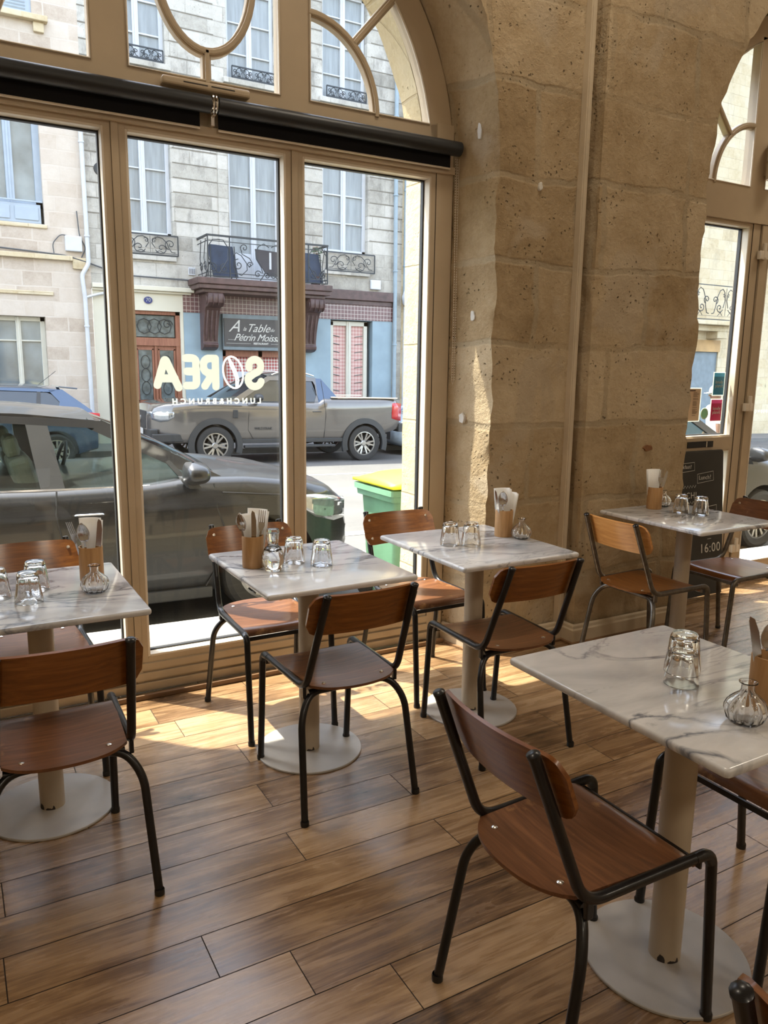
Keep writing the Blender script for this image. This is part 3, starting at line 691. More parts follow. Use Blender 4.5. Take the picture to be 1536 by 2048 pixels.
# lettering on the panes, read from the street
def bubble(parent, ox, oz, sx, sz, y):
    # hand-drawn rounded capitals S, leaf-shaped O, R, E, A seen mirrored from indoors
    def path(pts):
        q = [V(ox+x*sx, y, oz+z*sz) for x, z in pts]
        return fillet(q, r*1.1, 5) if len(q) < 8 else q
    def fill(paths, rad, cell=0.0009):
        # solid flat letter: everything within the brush radius of the strokes
        segs = [(p[i], p[i+1]) for p in paths for i in range(len(p)-1)]
        x0 = min(min(a.x, c.x) for a, c in segs)-rad; x1 = max(max(a.x, c.x) for a, c in segs)+rad
        z0 = min(min(a.z, c.z) for a, c in segs)-rad; z1 = max(max(a.z, c.z) for a, c in segs)+rad
        bb = MB(); nz_ = int((z1-z0)/cell)+1
        for j in range(nz_):
            z = z0+(j+0.5)*cell; iv = []
            for a, c in segs:
                dx, dz = c.x-a.x, c.z-a.z; L2 = dx*dx+dz*dz
                if z < min(a.z, c.z)-rad or z > max(a.z, c.z)+rad: continue
                cand = []
                for e in (a, c):
                    h = rad*rad-(z-e.z)**2
                    if h > 0: cand += [e.x-math.sqrt(h), e.x+math.sqrt(h)]
                if L2 > 1e-12:
                    L = math.sqrt(L2); nx, nz2 = -dz/L*rad, dx/L*rad
                    Q = [(a.x+nx, a.z+nz2), (c.x+nx, c.z+nz2), (c.x-nx, c.z-nz2), (a.x-nx, a.z-nz2)]
                    for k in range(4):
                        (xa, za), (xb, zb) = Q[k], Q[(k+1) % 4]
                        if (za-z)*(zb-z) < 0: cand.append(xa+(xb-xa)*(z-za)/(zb-za))
                if cand: iv.append((min(cand), max(cand)))
            iv.sort(); out = []
            for a_, c_ in iv:
                if out and a_ <= out[-1][1]+1e-6: out[-1][1] = max(out[-1][1], c_)
                else: out.append([a_, c_])
            for a_, c_ in out: bb.add([(a_, y, z-cell/2), (c_, y, z-cell/2), (c_, y, z+cell/2), (a_, y, z+cell/2)], [(0, 1, 2, 3)])
        return bb
    def arc(cx_, cz_, rx, rz, a0, a1, n=10): return [(cx_+rx*math.cos(math.radians(a0+(a1-a0)*i/n)), cz_+rz*math.sin(math.radians(a0+(a1-a0)*i/n))) for i in range(n+1)]
    r = 0.0168*sz/0.138
    strokes = [
        [[(0.00, 0.10), (0.045, 0.92), (0.115, 0.02)], [(0.02, 0.30), (0.095, 0.30)]],                                   # A
        [[(0.160, 0.93), (0.215, 0.93), (0.215, 0.08), (0.160, 0.08)], [(0.165, 0.52), (0.215, 0.52)]],                    # E
        [[(0.325, 0.05), (0.325, 0.93), (0.285, 0.93)] + arc(0.290, 0.70, 0.035, 0.23, 90, 270, 8) + [(0.325, 0.47)], [(0.310, 0.47), (0.262, 0.07)]],  # R
        [arc(0.560, 0.70, 0.033, 0.20, 160, -60, 9) + arc(0.560, 0.27, 0.036, 0.20, 110, -90, 1)[:1] + arc(0.552, 0.26, 0.037, 0.21, 60, -130, 9)],
    ]
    strokes[3] = [arc(0.5575, 0.71, 0.036, 0.21, 195, -60, 12) + [(0.552, 0.47)] + arc(0.5575, 0.26, 0.036, 0.21, 150, 150, 1)[:1] + arc(0.555, 0.27, 0.040, 0.22, 150, 345, 12)]
    for L in strokes: fill([path(s_) for s_ in L], r).build('letter', 'cream_sticker', parent, weld=False)
    leaf = [(0.427+0.058*math.cos(a)*(1.0), 0.50+0.50*math.sin(a)) for a in [2*PI*i/28 for i in range(29)]]
    leaf = [(x+0.020*(0.5-z)*1.0, z) for x, z in leaf]
    P3 = [[V(ox+x*sx, y, oz+z*sz) for x, z in p] for p in (leaf, [(0.401, 0.98), (0.411, 0.75), (0.432, 0.50), (0.444, 0.30), (0.444, 0.02)], [(0.401, 0.98), (0.426, 0.75), (0.447, 0.48), (0.458, 0.25), (0.450, 0.02)])]
    fill(P3, r*0.24, 0.0007).build('leaf_letter', 'white_sticker', parent, weld=False)
bubble(W1, 0.822, 1.380, 0.808, 0.142, 3.4775)
put_text('LUNCH&BRUNCH', 0.034, 'white_sticker', W1, (1.092, 3.4775, 1.320), True, 'lettering', offset=0.0012, space=1.75)
bubble(D, 4.812, 1.300, 0.70, 0.130, 3.4315)
put_text('LUNCH&BRUNCH', 0.030, 'white_sticker', D, (5.03, 3.4315, 1.215), True, 'lettering', offset=0.0012, space=1.6)

# stickers and menu on the right-hand pane
def sticker(x0, x1, z0, z1, base, band, lab):
    r = empty('sticker', ((x0+x1)/2, 3.4685, (z0+z1)/2)); tag(r, lab, 'sticker')
    w_, h_ = x1-x0, z1-z0
    MB().bx(-w_/2, w_/2, -0.001, 0.001, -h_/2, h_/2).build('sticker_border', 'white_sticker', r)
    MB().bx(-w_/2+0.007, w_/2-0.007, -0.0022, -0.001, -h_/2+0.006, h_/2-0.03).build('sticker_field', base, r)
    MB().bx(-w_/2+0.007, w_/2-0.007, -0.0022, -0.001, h_/2-0.03, h_/2-0.006).build('sticker_band', band, r)
    put_text('lonely', 0.032, 'white_sticker', r, (0, -0.0030, 0.012), extrude=0.0004)
    put_text('planet', 0.032, 'white_sticker', r, (0, -0.0030, -0.014), extrude=0.0004)
sticker(4.474, 4.592, 1.325, 1.482, 'blue_st', 'lblue_st', 'blue rectangular window sticker with two words in white')
sticker(4.468, 4.590, 1.152, 1.305, 'red_st', 'pink_st', 'crimson rectangular window sticker below the blue one')
mn = empty('menu_sheet', (4.278, 3.4685, 1.268)); tag(mn, 'tall brown paper menu taped to the right-hand window', 'menu')
MB().bx(-0.092, 0.092, 0, 0.0012, -0.112, 0.110).build('backing_sheet', 'white_sticker', mn)
MB().bx(-0.082, 0.082, -0.0016, -0.0004, -0.106, 0.104).build('printed_sheet', 'kraft', mn)
b = MB(); random.seed(5)
b.bx(-0.035, 0.03, -0.0024, -0.0016, 0.088, 0.096)
for cxx in (-0.07, 0.012):
    z = 0.078
    while z > -0.075:
        b.bx(cxx, cxx+random.uniform(0.03, 0.055), -0.0024, -0.0016, z, z+0.0022); z -= random.choice((0.0065, 0.0065, 0.013))
b.build('printed_lines', 'ink', mn)
b = MB(); b.lathe([(0, 0), (0.026, 0), (0.026, 0.001), (0, 0.001)], 24, axis='Y'); g = b.build('round_sticker', 'rose_st', loc=(4.215, 3.4685, 1.405)); tag(g, 'small round pink sticker above the brown menu', 'sticker')
b = MB(); b.lathe([(0, 0), (0.038, 0), (0.038, 0.001), (0, 0.001)], 24, axis='Y'); g = b.build('round_sticker', 'green_st', loc=(4.414, 3.4685, 1.208)); tag(g, 'round green sticker beside the brown menu', 'sticker')
MB().lathe([(0.030, -0.001), (0.039, -0.001), (0.039, -0.002), (0.030, -0.002), (0.030, -0.001)], 24, axis='Y').build('sticker_ring', 'white_sticker', g)
# cylindrical fitting by the door head
g = empty('wall_fitting', (4.752, 3.36, 2.70)); tag(g, 'beige ribbed cylindrical fitting above the door hinge side', 'fitting')
MB().lathe([(0, 0), (0.052, 0), (0.055, 0.01), (0.055, 0.10), (0.050, 0.105), (0.055, 0.11), (0.055, 0.20), (0.05, 0.215), (0, 0.215)], 28).build('body', 'frame_lip', g, smooth=35)
MB().bx(-0.03, 0.03, 0.03, 0.06, 0.03, 0.19).build('bracket', 'frame', g)

# roller blinds
def blind(x0, x1, lab):
    r = empty('roller_blind', ((x0+x1)/2, 3.345, 2.535)); tag(r, lab, 'blind', 'roller blinds over the big window')
    h = (x1-x0)/2
    MB().tube([(-h, 0, 0), (h, 0, 0)], 0.034, 24).build('roller_tube', 'roller', r, smooth=40)
    MB().bx(-h+0.01, h-0.035, 0.026, 0.030, -0.085, 0.0).build('blind_fabric', 'black', r)
    b = MB(); b.tube([(-h+0.01, 0.028, -0.087), (h-0.035, 0.028, -0.087)], 0.005, 8); b.build('bottom_bar', 'frame_lip', r, smooth=50)
    return r
blind(-0.12, 1.048, 'black rolled-up blind over the left half of the big window')
bl2 = blind(1.082, 2.296, 'black rolled-up blind over the right half of the big window')
b = MB(); b.tube([(-0.617, -0.03, 0.03), (-0.624, -0.045, 0), (-0.617, -0.03, -0.03)], 0.004, 8)
b = MB()
b.tube([(1.052, 3.345, 2.535), (1.078, 3.345, 2.535)], 0.018, 16); b.lathe([(0.036, -0.010), (0.040, -0.006), (0.036, -0.002)], 24, (1.065, 3.345, 2.535), axis='X')
b.lathe([(0.036, 0.003), (0.040, 0.007), (0.036, 0.011)], 24, (1.065, 3.345, 2.535), axis='X'); b.bx(1.058, 1.072, 3.36, 3.41, 2.46, 2.56)
g = b.build('blind_bracket', 'chrome', smooth=50); tag(g, 'shiny steel bracket joining the two black blinds', 'bracket')
b = MB()
for x in (2.303, 2.316):
    z = 2.50
    while z > 1.42: b.lathe([(0.0006, -0.003), (0.003, 0), (0.0006, 0.003)], 6, (x, 3.375+0.012*math.sin(z*3), z)); z -= 0.0125
b.tube([(2.303, 3.375, 2.50), (2.303, 3.37, 1.42), (2.310, 3.37, 1.40), (2.316, 3.37, 1.42), (2.316, 3.375, 2.50)], 0.0009, 5)
g = b.build('bead_chain', 'frame_lip', smooth=60); tag(g, 'thin bead pull chain hanging beside the window reveal', 'chain')
g = empty('air_vent', (1.045, 3.38, 2.603)); tag(g, 'long beige slotted air vent above the black blinds', 'vent')
b = MB(); b.bx(-0.185, 0.185, -0.028, 0.028, -0.016, 0.020)
b.build('vent_body', 'frame', g, bevel=0.012, bseg=3)
b = MB(); b.bx(-0.10, 0.0, -0.0292, -0.0275, 0.002, 0.006); b.bx(0.015, 0.115, -0.0292, -0.0275, 0.002, 0.006); b.build('slot', 'gasket', g)

# made-up ceiling lamps out of view, added to brighten the room
lm, lnt, lbs = newmat('fill_lamp_diffuser'); lbs.inputs['Base Color'].default_value = (1, 0.95, 0.85, 1)
lbs.inputs['Emission Color'].default_value = (1, 0.84, 0.62, 1); lbs.inputs['Emission Strength'].default_value = 2.0; M['fill_lampshade'] = lm
lamp0 = None
for i, (x, y) in enumerate(((-0.6, 2.25), (2.4, 2.25), (5.4, 2.25), (-0.6, -2.9), (2.4, -2.9), (5.4, -2.9))):
    if lamp0 is None:
        r = empty('added_fill_lamp', (x, y, CEIL)); lamp0 = r
        MB().lathe([(0, 0), (0.36, 0), (0.38, -0.02), (0.38, -0.09), (0.36, -0.10), (0.355, -0.085), (0, -0.085)], 40).build('lamp_housing', 'frame_lip', r, smooth=35)
        MB().lathe([(0, -0.088), (0.352, -0.088), (0.352, -0.086)], 40).build('diffuser', 'fill_lampshade', r)
    else:
        r = copy_tree(lamp0); r.location = (x, y, CEIL)
    tag(r, 'added round ceiling fill lamp with a flat diffuser', 'lamp', 'added ceiling fill lamps')
    ld = bpy.data.lights.new('fill_light', 'AREA'); ld.shape = 'DISK'; ld.size = 0.7; ld.energy = FILL_LAMP_W * (0.85 if y > 0 else 1.45); ld.color = (1.0, 0.88, 0.72)
    lo = bpy.data.objects.new('fill_light', ld); C.collection.objects.link(lo); lo.location = (x, y, CEIL-0.105)
# ---------------------------------------------------------------- furniture
def make_chair(tube='tube_black', wood='chair_wood', seat='seat_wood'):
    r = empty('cafe_chair'); R_ = 0.0125; o = -0.24
    for s in (-1, 1):
        p = fillet([(s*0.157, o-0.055, 0.782), (s*0.172, o+0.080, 0.438), (s*0.180, o+0.435, 0.440), (s*0.181, o+0.450, 0.415)], [0.055, 0.02], 7)
        MB().tube(p, R_, 12).build('side_rail', tube, r, smooth=50)
        p = fillet([(s*0.180, o+0.395, 0.440), (s*0.181, o+0.452, 0.437), (s*0.183, o+0.487, 0.0)], [0.065], 8)
        MB().tube(p, R_, 12).build('leg', tube, r, smooth=50)
        p = fillet([(s*0.03, o+0.105, 0.412), (s*0.150, o+0.100, 0.414), (s*0.196, o+0.062, 0.345), (s*0.213, o+0.0, 0.0)], [0.06, 0.05], 7)
        MB().tube(p, R_*0.96, 12).build('leg', tube, r, smooth=50)
        b = MB(); b.box((s*0.173, o+0.094, 0.424), (0.012, 0.020, 0.045)); b.build('weld_plate', tube, r, bevel=0.003)
        b = MB(); q = V(s*0.157, o-0.055, 0.782); d = V(-s*0.015, -0.135, 0.344).normalized()
        b.tube([q, q+d*0.006, q+d*0.010], [0.0138, 0.0138, 0.008], 12); b.build('end_cap', 'tube_black', r, smooth=40)
        for yy, xx in ((0.487, 0.183), (0.0, 0.213)):
            MB().lathe([(0, 0.0), (0.0142, 0.0), (0.0146, 0.014), (0.0128, 0.018)], 12, (s*xx, o+yy, 0)).build('foot_cap', 'tube_black', r, smooth=40)
    b = MB(); b.tube([(-0.155, o+0.100, 0.413), (0.155, o+0.100, 0.413)], R_*0.9, 10)
    b.build('cross_bar', tube, r, smooth=40)
    MB().bx(-0.182, 0.182, o+0.415, o+0.421, 0.408, 0.424).build('front_strip', tube, r)
    # seat: slightly dished ply with a rolled front edge
    nu, nv = 18, 22; top, bot = [], []
    for i in range(nu+1):
        u = -1+2*i/nu; rt_, rb_ = [], []
        for j in range(nv+1):
            v = j/nv; y = 0.052 + 0.385*v
            half = 0.158 + 0.022*v
            ye = y - (1-abs(u)**2.2)*0.045*(1-v)**1.2 + (abs(u)**6)*0.020*(1-v)**3
            dip = -0.012*(1-u*u)*math.sin(PI*min(1, v*1.1))
            z = 0.450 + dip; 
            if v > 0.80:
                t = (v-0.80)/0.20; a = t*PI/2*0.93; rr = 0.034
                yy0 = 0.052+0.385*0.80; ye = yy0 + 0.022*t*0 + rr*1.25*math.sin(a); z = 0.450 + dip - rr*(1-math.cos(a))
            n_out = V(0, 0, -0.009) if v <= 0.80 else V(0, -0.009*math.sin((v-0.8)/0.2*PI/2), -0.009*math.cos((v-0.8)/0.2*PI/2))
            p = V(u*half, o+ye, z); rt_.append(p); rb_.append(p+n_out)
        top.append(rt_); bot.append(rb_)
    b = MB(); b.grid(top); b.grid([list(reversed(x)) for x in bot])
    b.grid([top[0], bot[0]]); b.grid([top[-1], bot[-1]]); b.grid([[x[0] for x in top], [x[0] for x in bot]]); b.grid([[x[-1] for x in top], [x[-1] for x in bot]])
    st = b.build('seat', seat, r, smooth=45)
    for s in (-1, 1):
        MB().lathe([(0, 0.0025), (0.004, 0.0022), (0.0075, 0.0003), (0.0075, -0.002)], 14, (s*0.110, o+0.075, 0.4495)).build('screw', 'screw', st, smooth=60)
    # backrest
    nu, nv = 28, 10; H, Wb, rc = 0.077, 0.197, 0.042
    ax = V(0, -0.366, 0.930).normalized(); zc = 0.7125; yc = o-0.028+0.016
    F_, B_ = [], []
    for i in range(nu+1):
        x = -Wb + 2*Wb*i/nu
        if i in (0, nu): x *= 0.9995
        e = abs(x)-(Wb-rc); hh = H if e <= 0 else H-rc+math.sqrt(max(rc*rc-e*e, 0)); hh = max(hh, 0.002)
        sag = 0.030*(abs(x)/Wb)**2
        f, k = [], []
        for j in range(nv+1):
            q = -hh+2*hh*j/nv
            tw = 1.0
            p = V(x, yc+sag-0.006, zc) + ax*(q*tw - 0.010*(abs(x)/Wb)**2*0)
            f.append(p); k.append(p+V(0, -0.0085, -0.003))
        F_.append(f); B_.append(k)
    b = MB(); b.grid(F_); b.grid([list(reversed(x)) for x in B_]); b.grid([F_[0], B_[0]]); b.grid([F_[-1], B_[-1]])
    b.grid([[x[0] for x in F_], [x[0] for x in B_]]); b.grid([[x[-1] for x in F_], [x[-1] for x in B_]])
    bk = b.build('backrest', wood, r, smooth=45)
    for s in (-1, 1):
        for q in (-0.045, 0.045):
            x = s*0.160; p = V(x, yc+0.030*(0.16/Wb)**2-0.006, zc) + ax*q
            nrm = V(0, 0.930, 0.366)
            b = MB(); b.tube([p, p+nrm*0.0025, p+nrm*0.004], [0.0068, 0.0068, 0.003], 12); b.build('screw', 'screw', bk, smooth=50)
    return r
ch_black = make_chair(); ch_grey = None
def place_chair(x, y, deg, lab, proto, first=False):
    c = proto if first else copy_tree(proto)
    c.location = (x, y, 0); c.rotation_euler = (0, 0, math.radians(deg)); tag(c, lab, 'chair', 'school-style cafe chairs'); return c
place_chair(1.135, 2.365, 0, 'wood and black tube chair seen from behind, tucked under the middle marble table', ch_black, True)
ch_grey = make_chair('tube_grey', 'light_wood', 'chair_wood')
CH = [
 (1.140, 2.975, 180, 'chair facing the room at the window side of the middle marble table'),
 (1.905, 2.965, 180, 'chair facing the room at the window side of the table by the stone pier'),
 (1.875, 2.375, -2, 'wood and black tube chair seen from behind at the table by the stone pier'),
 (0.212, 2.255, 0, 'dark-backed chair seen from behind at the far left table'),
 (0.230, 3.010, 180, 'chair facing the room at the window side of the far left table'),
 (1.187, 1.160, -90, 'nearest whole chair, seen from behind its left, at the large foreground table'),
 (1.850, 1.150, 90, 'chair across the foreground table, only worn seat and leg showing at right edge'),
 (1.035, 0.305, -90, 'chair cut off at the bottom right corner, only its back top showing'),
]
for x, y, d, l in CH: place_chair(x, y, d, l, ch_black)
ch2 = place_chair(3.010, 2.605, -90, 'chair with honey-coloured back and grey tube frame before the stone pier', ch_grey, True)
ch3 = place_chair(3.625, 2.600, 90, 'chair with dark brown back facing left, beside the blackboard', ch_grey)
for c in ch3.children:
    if c.name.startswith('backrest'): c.data = c.data.copy(); c.data.materials[0] = M['seat_wood']
for c in ch2.children:
    pass

def make_table():
    r = empty('marble_table')
    t = MB(); 
    def rr(hw, hd, rad, z, n=5):
        out = []
        for sx, sy, a0 in ((1, 1, 0), (-1, 1, 90), (-1, -1, 180), (1, -1, 270)):
            for k in range(n+1):
                a = math.radians(a0+90*k/n); out.append(V(sx*(hw-rad)+rad*math.cos(a), sy*(hd-rad)+rad*math.sin(a), z))
        return out
    rings = []
    for dz, ins in ((0.730, 0.006), (0.7325, 0.0015), (0.737, 0.0), (0.744, 0.0), (0.748, 0.002), (0.750, 0.006)):
        rings.append(rr(0.2875-ins, 0.325-ins, 0.010, dz))
    t.grid(rings, True); n = len(rings[0]); t.add(rings[0], [tuple(range(n))]); t.add(rings[-1], [tuple(range(n))])
    t.build('table_top', 'marble', r, smooth=40)
    b = MB().lathe([(0, 0.008), (0.0395, 0.008), (0.0395, 0.718), (0, 0.718)], 36); b.build('pedestal_pole', 'pole', r, smooth=40)
    b = MB(); b.box((0, 0, 0.724), (0.30, 0.05, 0.012)); b.box((0, 0, 0.724), (0.05, 0.30, 0.012)); b.build('support_cross', 'tube_black', r)
    b = MB().lathe([(0, 0), (0.203, 0), (0.2055, 0.0015), (0.2055, 0.0065), (0.2035, 0.0085), (0, 0.0085)], 64); b.build('base_disc', 'disc', r, smooth=35)
    b = MB(); random.seed(11)
    for a0, a1, h in ((195, 222, 0.022), (232, 262, 0.009), (262, 275, 0.014)):
        P = []
        for k in range(7):
            a = math.radians(a0+(a1-a0)*k/6); hh = h*(0.35+0.65*math.sin(PI*(k+0.4)/7))*random.uniform(0.7, 1.1)
            P.append([V(0.0399*math.cos(a), 0.0399*math.sin(a), 0.0088), V(0.0399*math.cos(a), 0.0399*math.sin(a), 0.0088+hh)])
        b.grid(P)
    tag(b.build('paint_chip', 'chip', r), 'dark chipped paint at the foot of the pole')
    return r
TB = [
 (1.150, 2.600, 'middle square marble table right in front of the big window'),
 (1.925, 2.600, 'marble table standing closest to the sunlit window reveal and stone pier'),
 (0.215, 2.635, 'marble table cut off by the left edge of the photo'),
 (3.290, 2.640, 'far marble table before the blackboard and second window'),
 (1.505, 1.160, 'large-looking foreground marble table at the right edge'),
]
tb = make_table()
for i, (x, y, l) in enumerate(TB):
    t = tb if i == 0 else copy_tree(tb)
    t.location = (x, y, 0); tag(t, l, 'table', 'square marble-topped pedestal tables')
g = MB().box((0, 0, 0.002), (0.10, 0.085, 0.003)).build('folded_card', 'kraft', loc=(1.80, 2.405, 0.0005)); g.rotation_euler = (0, 0, 0.3)
tag(g, 'thin brown folded card wedged beside a table base disc', 'card')

# glassware
TZ = 0.7502
def make_tumbler():
    # upside down: rim on the table, heavy base on top, ten flat flutes
    def rib(a, z): return 1.0 - (0.045*abs(math.sin(5*a))**0.8 if 0.025 < z < 0.093 else 0.0)
    prof = [(0.0418, 0.0), (0.0422, 0.001), (0.0405, 0.022), (0.0395, 0.030), (0.0355, 0.060), (0.0325, 0.086), (0.0290, 0.093), (0.0275, 0.0955), (0.0, 0.0955)]
    inn = [(0.0, 0.082), (0.022, 0.082), (0.0268, 0.078), (0.0310, 0.055), (0.0365, 0.026), (0.0388, 0.018), (0.0402, 0.001), (0.0418, 0.0)]
    P = []
    def row(r, z, rb): 
        return [V(r*(rib(2*PI*k/60, z) if rb else 1)*math.cos(2*PI*k/60), r*(rib(2*PI*k/60, z) if rb else 1)*math.sin(2*PI*k/60), z) for k in range(60)]
    for r, z in prof: P.append(row(max(r, 0.0004), z, True))
    b = MB(); b.grid(P, True)
    b.grid([row(max(r, 0.0004), z, False) for r, z in inn], True)
    return b.build('drinking_glass', 'glass', smooth=50)
gl0 = make_tumbler()
GL = [
 (1.814, 2.631, 0, 'left glass of the pair on the table by the stone pier', 0), (1.893, 2.590, 0, 'right glass of the pair on the table by the stone pier', .2),
 (1.112, 2.649, 0, 'glass nearer the carafe on the middle table', .4), (1.190, 2.568, 0, 'glass standing alone to the right on the middle table', .1),
 (0.183, 2.556, 0, 'front glass of the three on the left table', .3), (0.217, 2.692, 0, 'rear glass of the three on the left table', .5), (0.098, 2.640, 0, 'glass cut by the left photo edge on the left table', 0),
 (3.345, 2.722, 0, 'left glass of the pair on the far table before the blackboard', .1), (3.385, 2.630, 0, 'right glass of the pair on the far table before the blackboard', .3),
 (1.478, 1.160, 0, 'lower glass of the nested stack on the foreground table', 0), (1.478, 1.160, 0.030, 'upper glass of the nested stack on the foreground table', .3),
]
for i, (x, y, dz, l, rz) in enumerate(GL):
    g = gl0 if i == 0 else gl0.copy()
    if i: C.collection.objects.link(g)
    g.location = (x, y, TZ+dz); g.rotation_euler = (0, 0, rz); tag(g, l, 'glass', 'upturned fluted drinking glasses')
    if i == 9: g.scale = (0.96, 0.96, 0.93)
    if i == 10: g.scale = (1.0, 1.0, 1.0)
def make_bud():
    def rib(a, z): return 1.0 + (0.045*math.cos(14*a) if 0.006 < z < 0.062 else 0)
    out = [(0.0004, 0.0), (0.030, 0.0), (0.038, 0.010), (0.0430, 0.026), (0.0425, 0.034), (0.037, 0.047), (0.026, 0.058), (0.0165, 0.066), (0.0135, 0.072), (0.0130, 0.083), (0.0145, 0.086), (0.0190, 0.0885), (0.0190, 0.0905)]
    inn = [(0.0150, 0.0900), (0.0115, 0.085), (0.0110, 0.072), (0.0140, 0.065), (0.0235, 0.056), (0.034, 0.045), (0.0392, 0.033), (0.0395, 0.026), (0.0345, 0.012), (0.027, 0.006), (0.0004, 0.006)]
    row = lambda r, z, rb: [V(r*(rib(2*PI*k/84, z) if rb else 1)*math.cos(2*PI*k/84), r*(rib(2*PI*k/84, z) if rb else 1)*math.sin(2*PI*k/84), z) for k in range(84)]
    b = MB(); b.grid([row(r, z, True) for r, z in out] + [row(r, z, False) for r, z in inn], True)
    return b.build('bud_vase', 'glass', smooth=60)
bv0 = make_bud()
for i, (x, y, l) in enumerate([
 (0.382, 2.575, 'small ribbed round glass bud vase on the left table'),
 (2.167, 2.594, 'ribbed round glass bud vase next to the paper napkins by the stone pier'),
 (3.408, 2.895, 'round glass bud vase half hidden behind the cup on the far table'),
 (1.430, 0.955, 'big-looking ribbed glass bud vase on the foreground table at right edge')]):
    g = bv0 if i == 0 else bv0.copy()
    if i: C.collection.objects.link(g)
    g.location = (x, y, TZ); g.rotation_euler = (0, 0, i*0.4); tag(g, l, 'vase', 'ribbed bud vases')
def make_carafe():
    def rib(a, z): return 1.0 + (0.035*math.cos(16*a)*math.cos((z-0.01)*420) if 0.008 < z < 0.082 else 0.05*math.cos(10*a) if 0.09 < z < 0.145 else 0)
    out = [(0.0004, 0.0), (0.030, 0.0)] + [(0.0405*math.sqrt(max(0.05, 1-((z-0.042)/0.058)**2)), z) for z in [0.006*k for k in range(1, 15)]] + [(0.0190, 0.092), (0.0185, 0.10), (0.0205, 0.12), (0.0235, 0.143), (0.0225, 0.152), (0.0, 0.153)]
    b = MB(); P = []
    for r, z in out: P.append([V(max(r, .0004)*rib(2*PI*k/96, z)*math.cos(2*PI*k/96), max(r, .0004)*rib(2*PI*k/96, z)*math.sin(2*PI*k/96), z) for k in range(96)])
    b.grid(P, True)
    inn = [(0.0004, 0.006), (0.027, 0.007), (0.0365, 0.028), (0.0370, 0.045), (0.030, 0.072), (0.016, 0.089), (0.0155, 0.100), (0.0175, 0.120), (0.0190, 0.138), (0.0004, 0.142)]
    b.grid([[V(r*math.cos(2*PI*k/48), r*math.sin(2*PI*k/48), z) for k in range(48)] for r, z in inn], True)
    return b.build('glass_carafe', 'glass', smooth=60)
g = make_carafe(); g.location = (1.000, 2.578, TZ); tag(g, 'small textured glass carafe beside the cutlery cup on the middle table', 'carafe')

# cutlery cups with napkins and cutlery
def knife():
    b = MB(); b.prism([(-0.0075, 0), (0.0075, 0), (0.0085, 0.085), (-0.0070, 0.085)], lambda x, z: V(x, -0.002, z), (0, 0.004, 0))
    b.prism([(-0.0070, 0.085), (0.0085, 0.085), (0.0115, 0.120), (0.0115, 0.170), (0.0060, 0.200), (-0.0030, 0.207), (-0.0065, 0.195)], lambda x, z: V(x, -0.0007, z), (0, 0.0014, 0))
    return b.build('table_knife', 'steel', bevel=0.0006)
def fork():
    b = MB(); b.prism([(-0.0075, 0), (0.0075, 0), (0.0055, 0.06), (0.0035, 0.125), (-0.0035, 0.125), (-0.0055, 0.06)], lambda x, z: V(x, -0.001, z), (0, 0.0022, 0))
    b.prism([(-0.0035, 0.125), (0.0035, 0.125), (0.0125, 0.145), (0.013, 0.160), (-0.013, 0.160), (-0.0125, 0.145)], lambda x, z: V(x, -0.0008+0.12*(z-0.125)*0.5, z), (0, 0.0016, 0))
    for k in range(4):
        x = -0.0108+0.0072*k; b.prism([(x-0.0018, 0.158), (x+0.0018, 0.158), (x+0.0011, 0.205), (x-0.0011, 0.205)], lambda x, z: V(x, 0.0012+(z-0.158)*-0.06, z), (0, 0.0015, 0))
    return b.build('table_fork', 'steel', bevel=0.0004)
def spoon():
    b = MB(); b.prism([(-0.0075, 0), (0.0075, 0), (0.0052, 0.06), (0.0032, 0.135), (-0.0032, 0.135), (-0.0052, 0.06)], lambda x, z: V(x, -0.001, z), (0, 0.0022, 0))
    P = []
    for i in range(9):
        t = i/8; z = 0.130+0.068*t; hw = 0.0205*math.sin(PI*min(1, (0.06+0.94*t)**0.9))**0.62 if i < 8 else 0.002
        hw = max(hw, 0.0025); P.append([V(-hw+2*hw*j/8, 0.007*(1-(2*j/8-1)**2)*math.sin(PI*min(1, t+0.05)), z) for j in range(9)])
    b.grid(P); o = b.build('table_spoon', 'steel', smooth=60); so_ = o.modifiers.new('thick', 'SOLIDIFY'); so_.thickness = 0.0015; return o
def napkin(variant=0):
    b = MB(); w1, w2, h = (0.024, 0.037, 0.20) if variant == 0 else (0.022, 0.030, 0.185)
    P = []
    for i in range(13):
        u = -1+2*i/12
        P.append([V(u*(w1+(w2-w1)*t), 0.016*(1-u*u)*(0.5+0.5*t)-0.008, h*t) for t in (0, 0.33, 0.66, 1.0)])
    b.grid(P); P2 = [[p+V(0.004, 0.006, -0.004) for p in r] for r in P]; b.grid(P2); P3 = [[p+V(-0.003, 0.011, 0.003) for p in r] for r in P]; b.grid(P3)
    o = b.build('paper_napkin', 'napkin', smooth=60); s_ = o.modifiers.new('thick', 'SOLIDIFY'); s_.thickness = 0.002; return o
cup0 = MB().lathe([(0.0004, 0), (0.0385, 0), (0.0395, 0.002), (0.0395, 0.116), (0.0385, 0.118), (0.0352, 0.118), (0.0345, 0.110), (0.0345, 0.008), (0.0004, 0.008)], 40).build('cutlery_cup', 'cup', smooth=40)
kn0, fk0, sp0, nk0, nk1 = knife(), fork(), spoon(), napkin(0), napkin(1)
used = set()
def put(proto, x, y, z, tx, ty, rz, lab, cat, grp):
    g = proto if proto.name not in used else proto.copy()
    if proto.name in used: C.collection.objects.link(g)
    else: used.add(proto.name)
    g.location = (x, y, z)
    g.rotation_euler = (Matrix.Rotation(ty, 3, 'Y') @ Matrix.Rotation(tx, 3, 'X') @ Matrix.Rotation(rz, 3, 'Z')).to_euler()
    tag(g, lab, cat, grp); return g
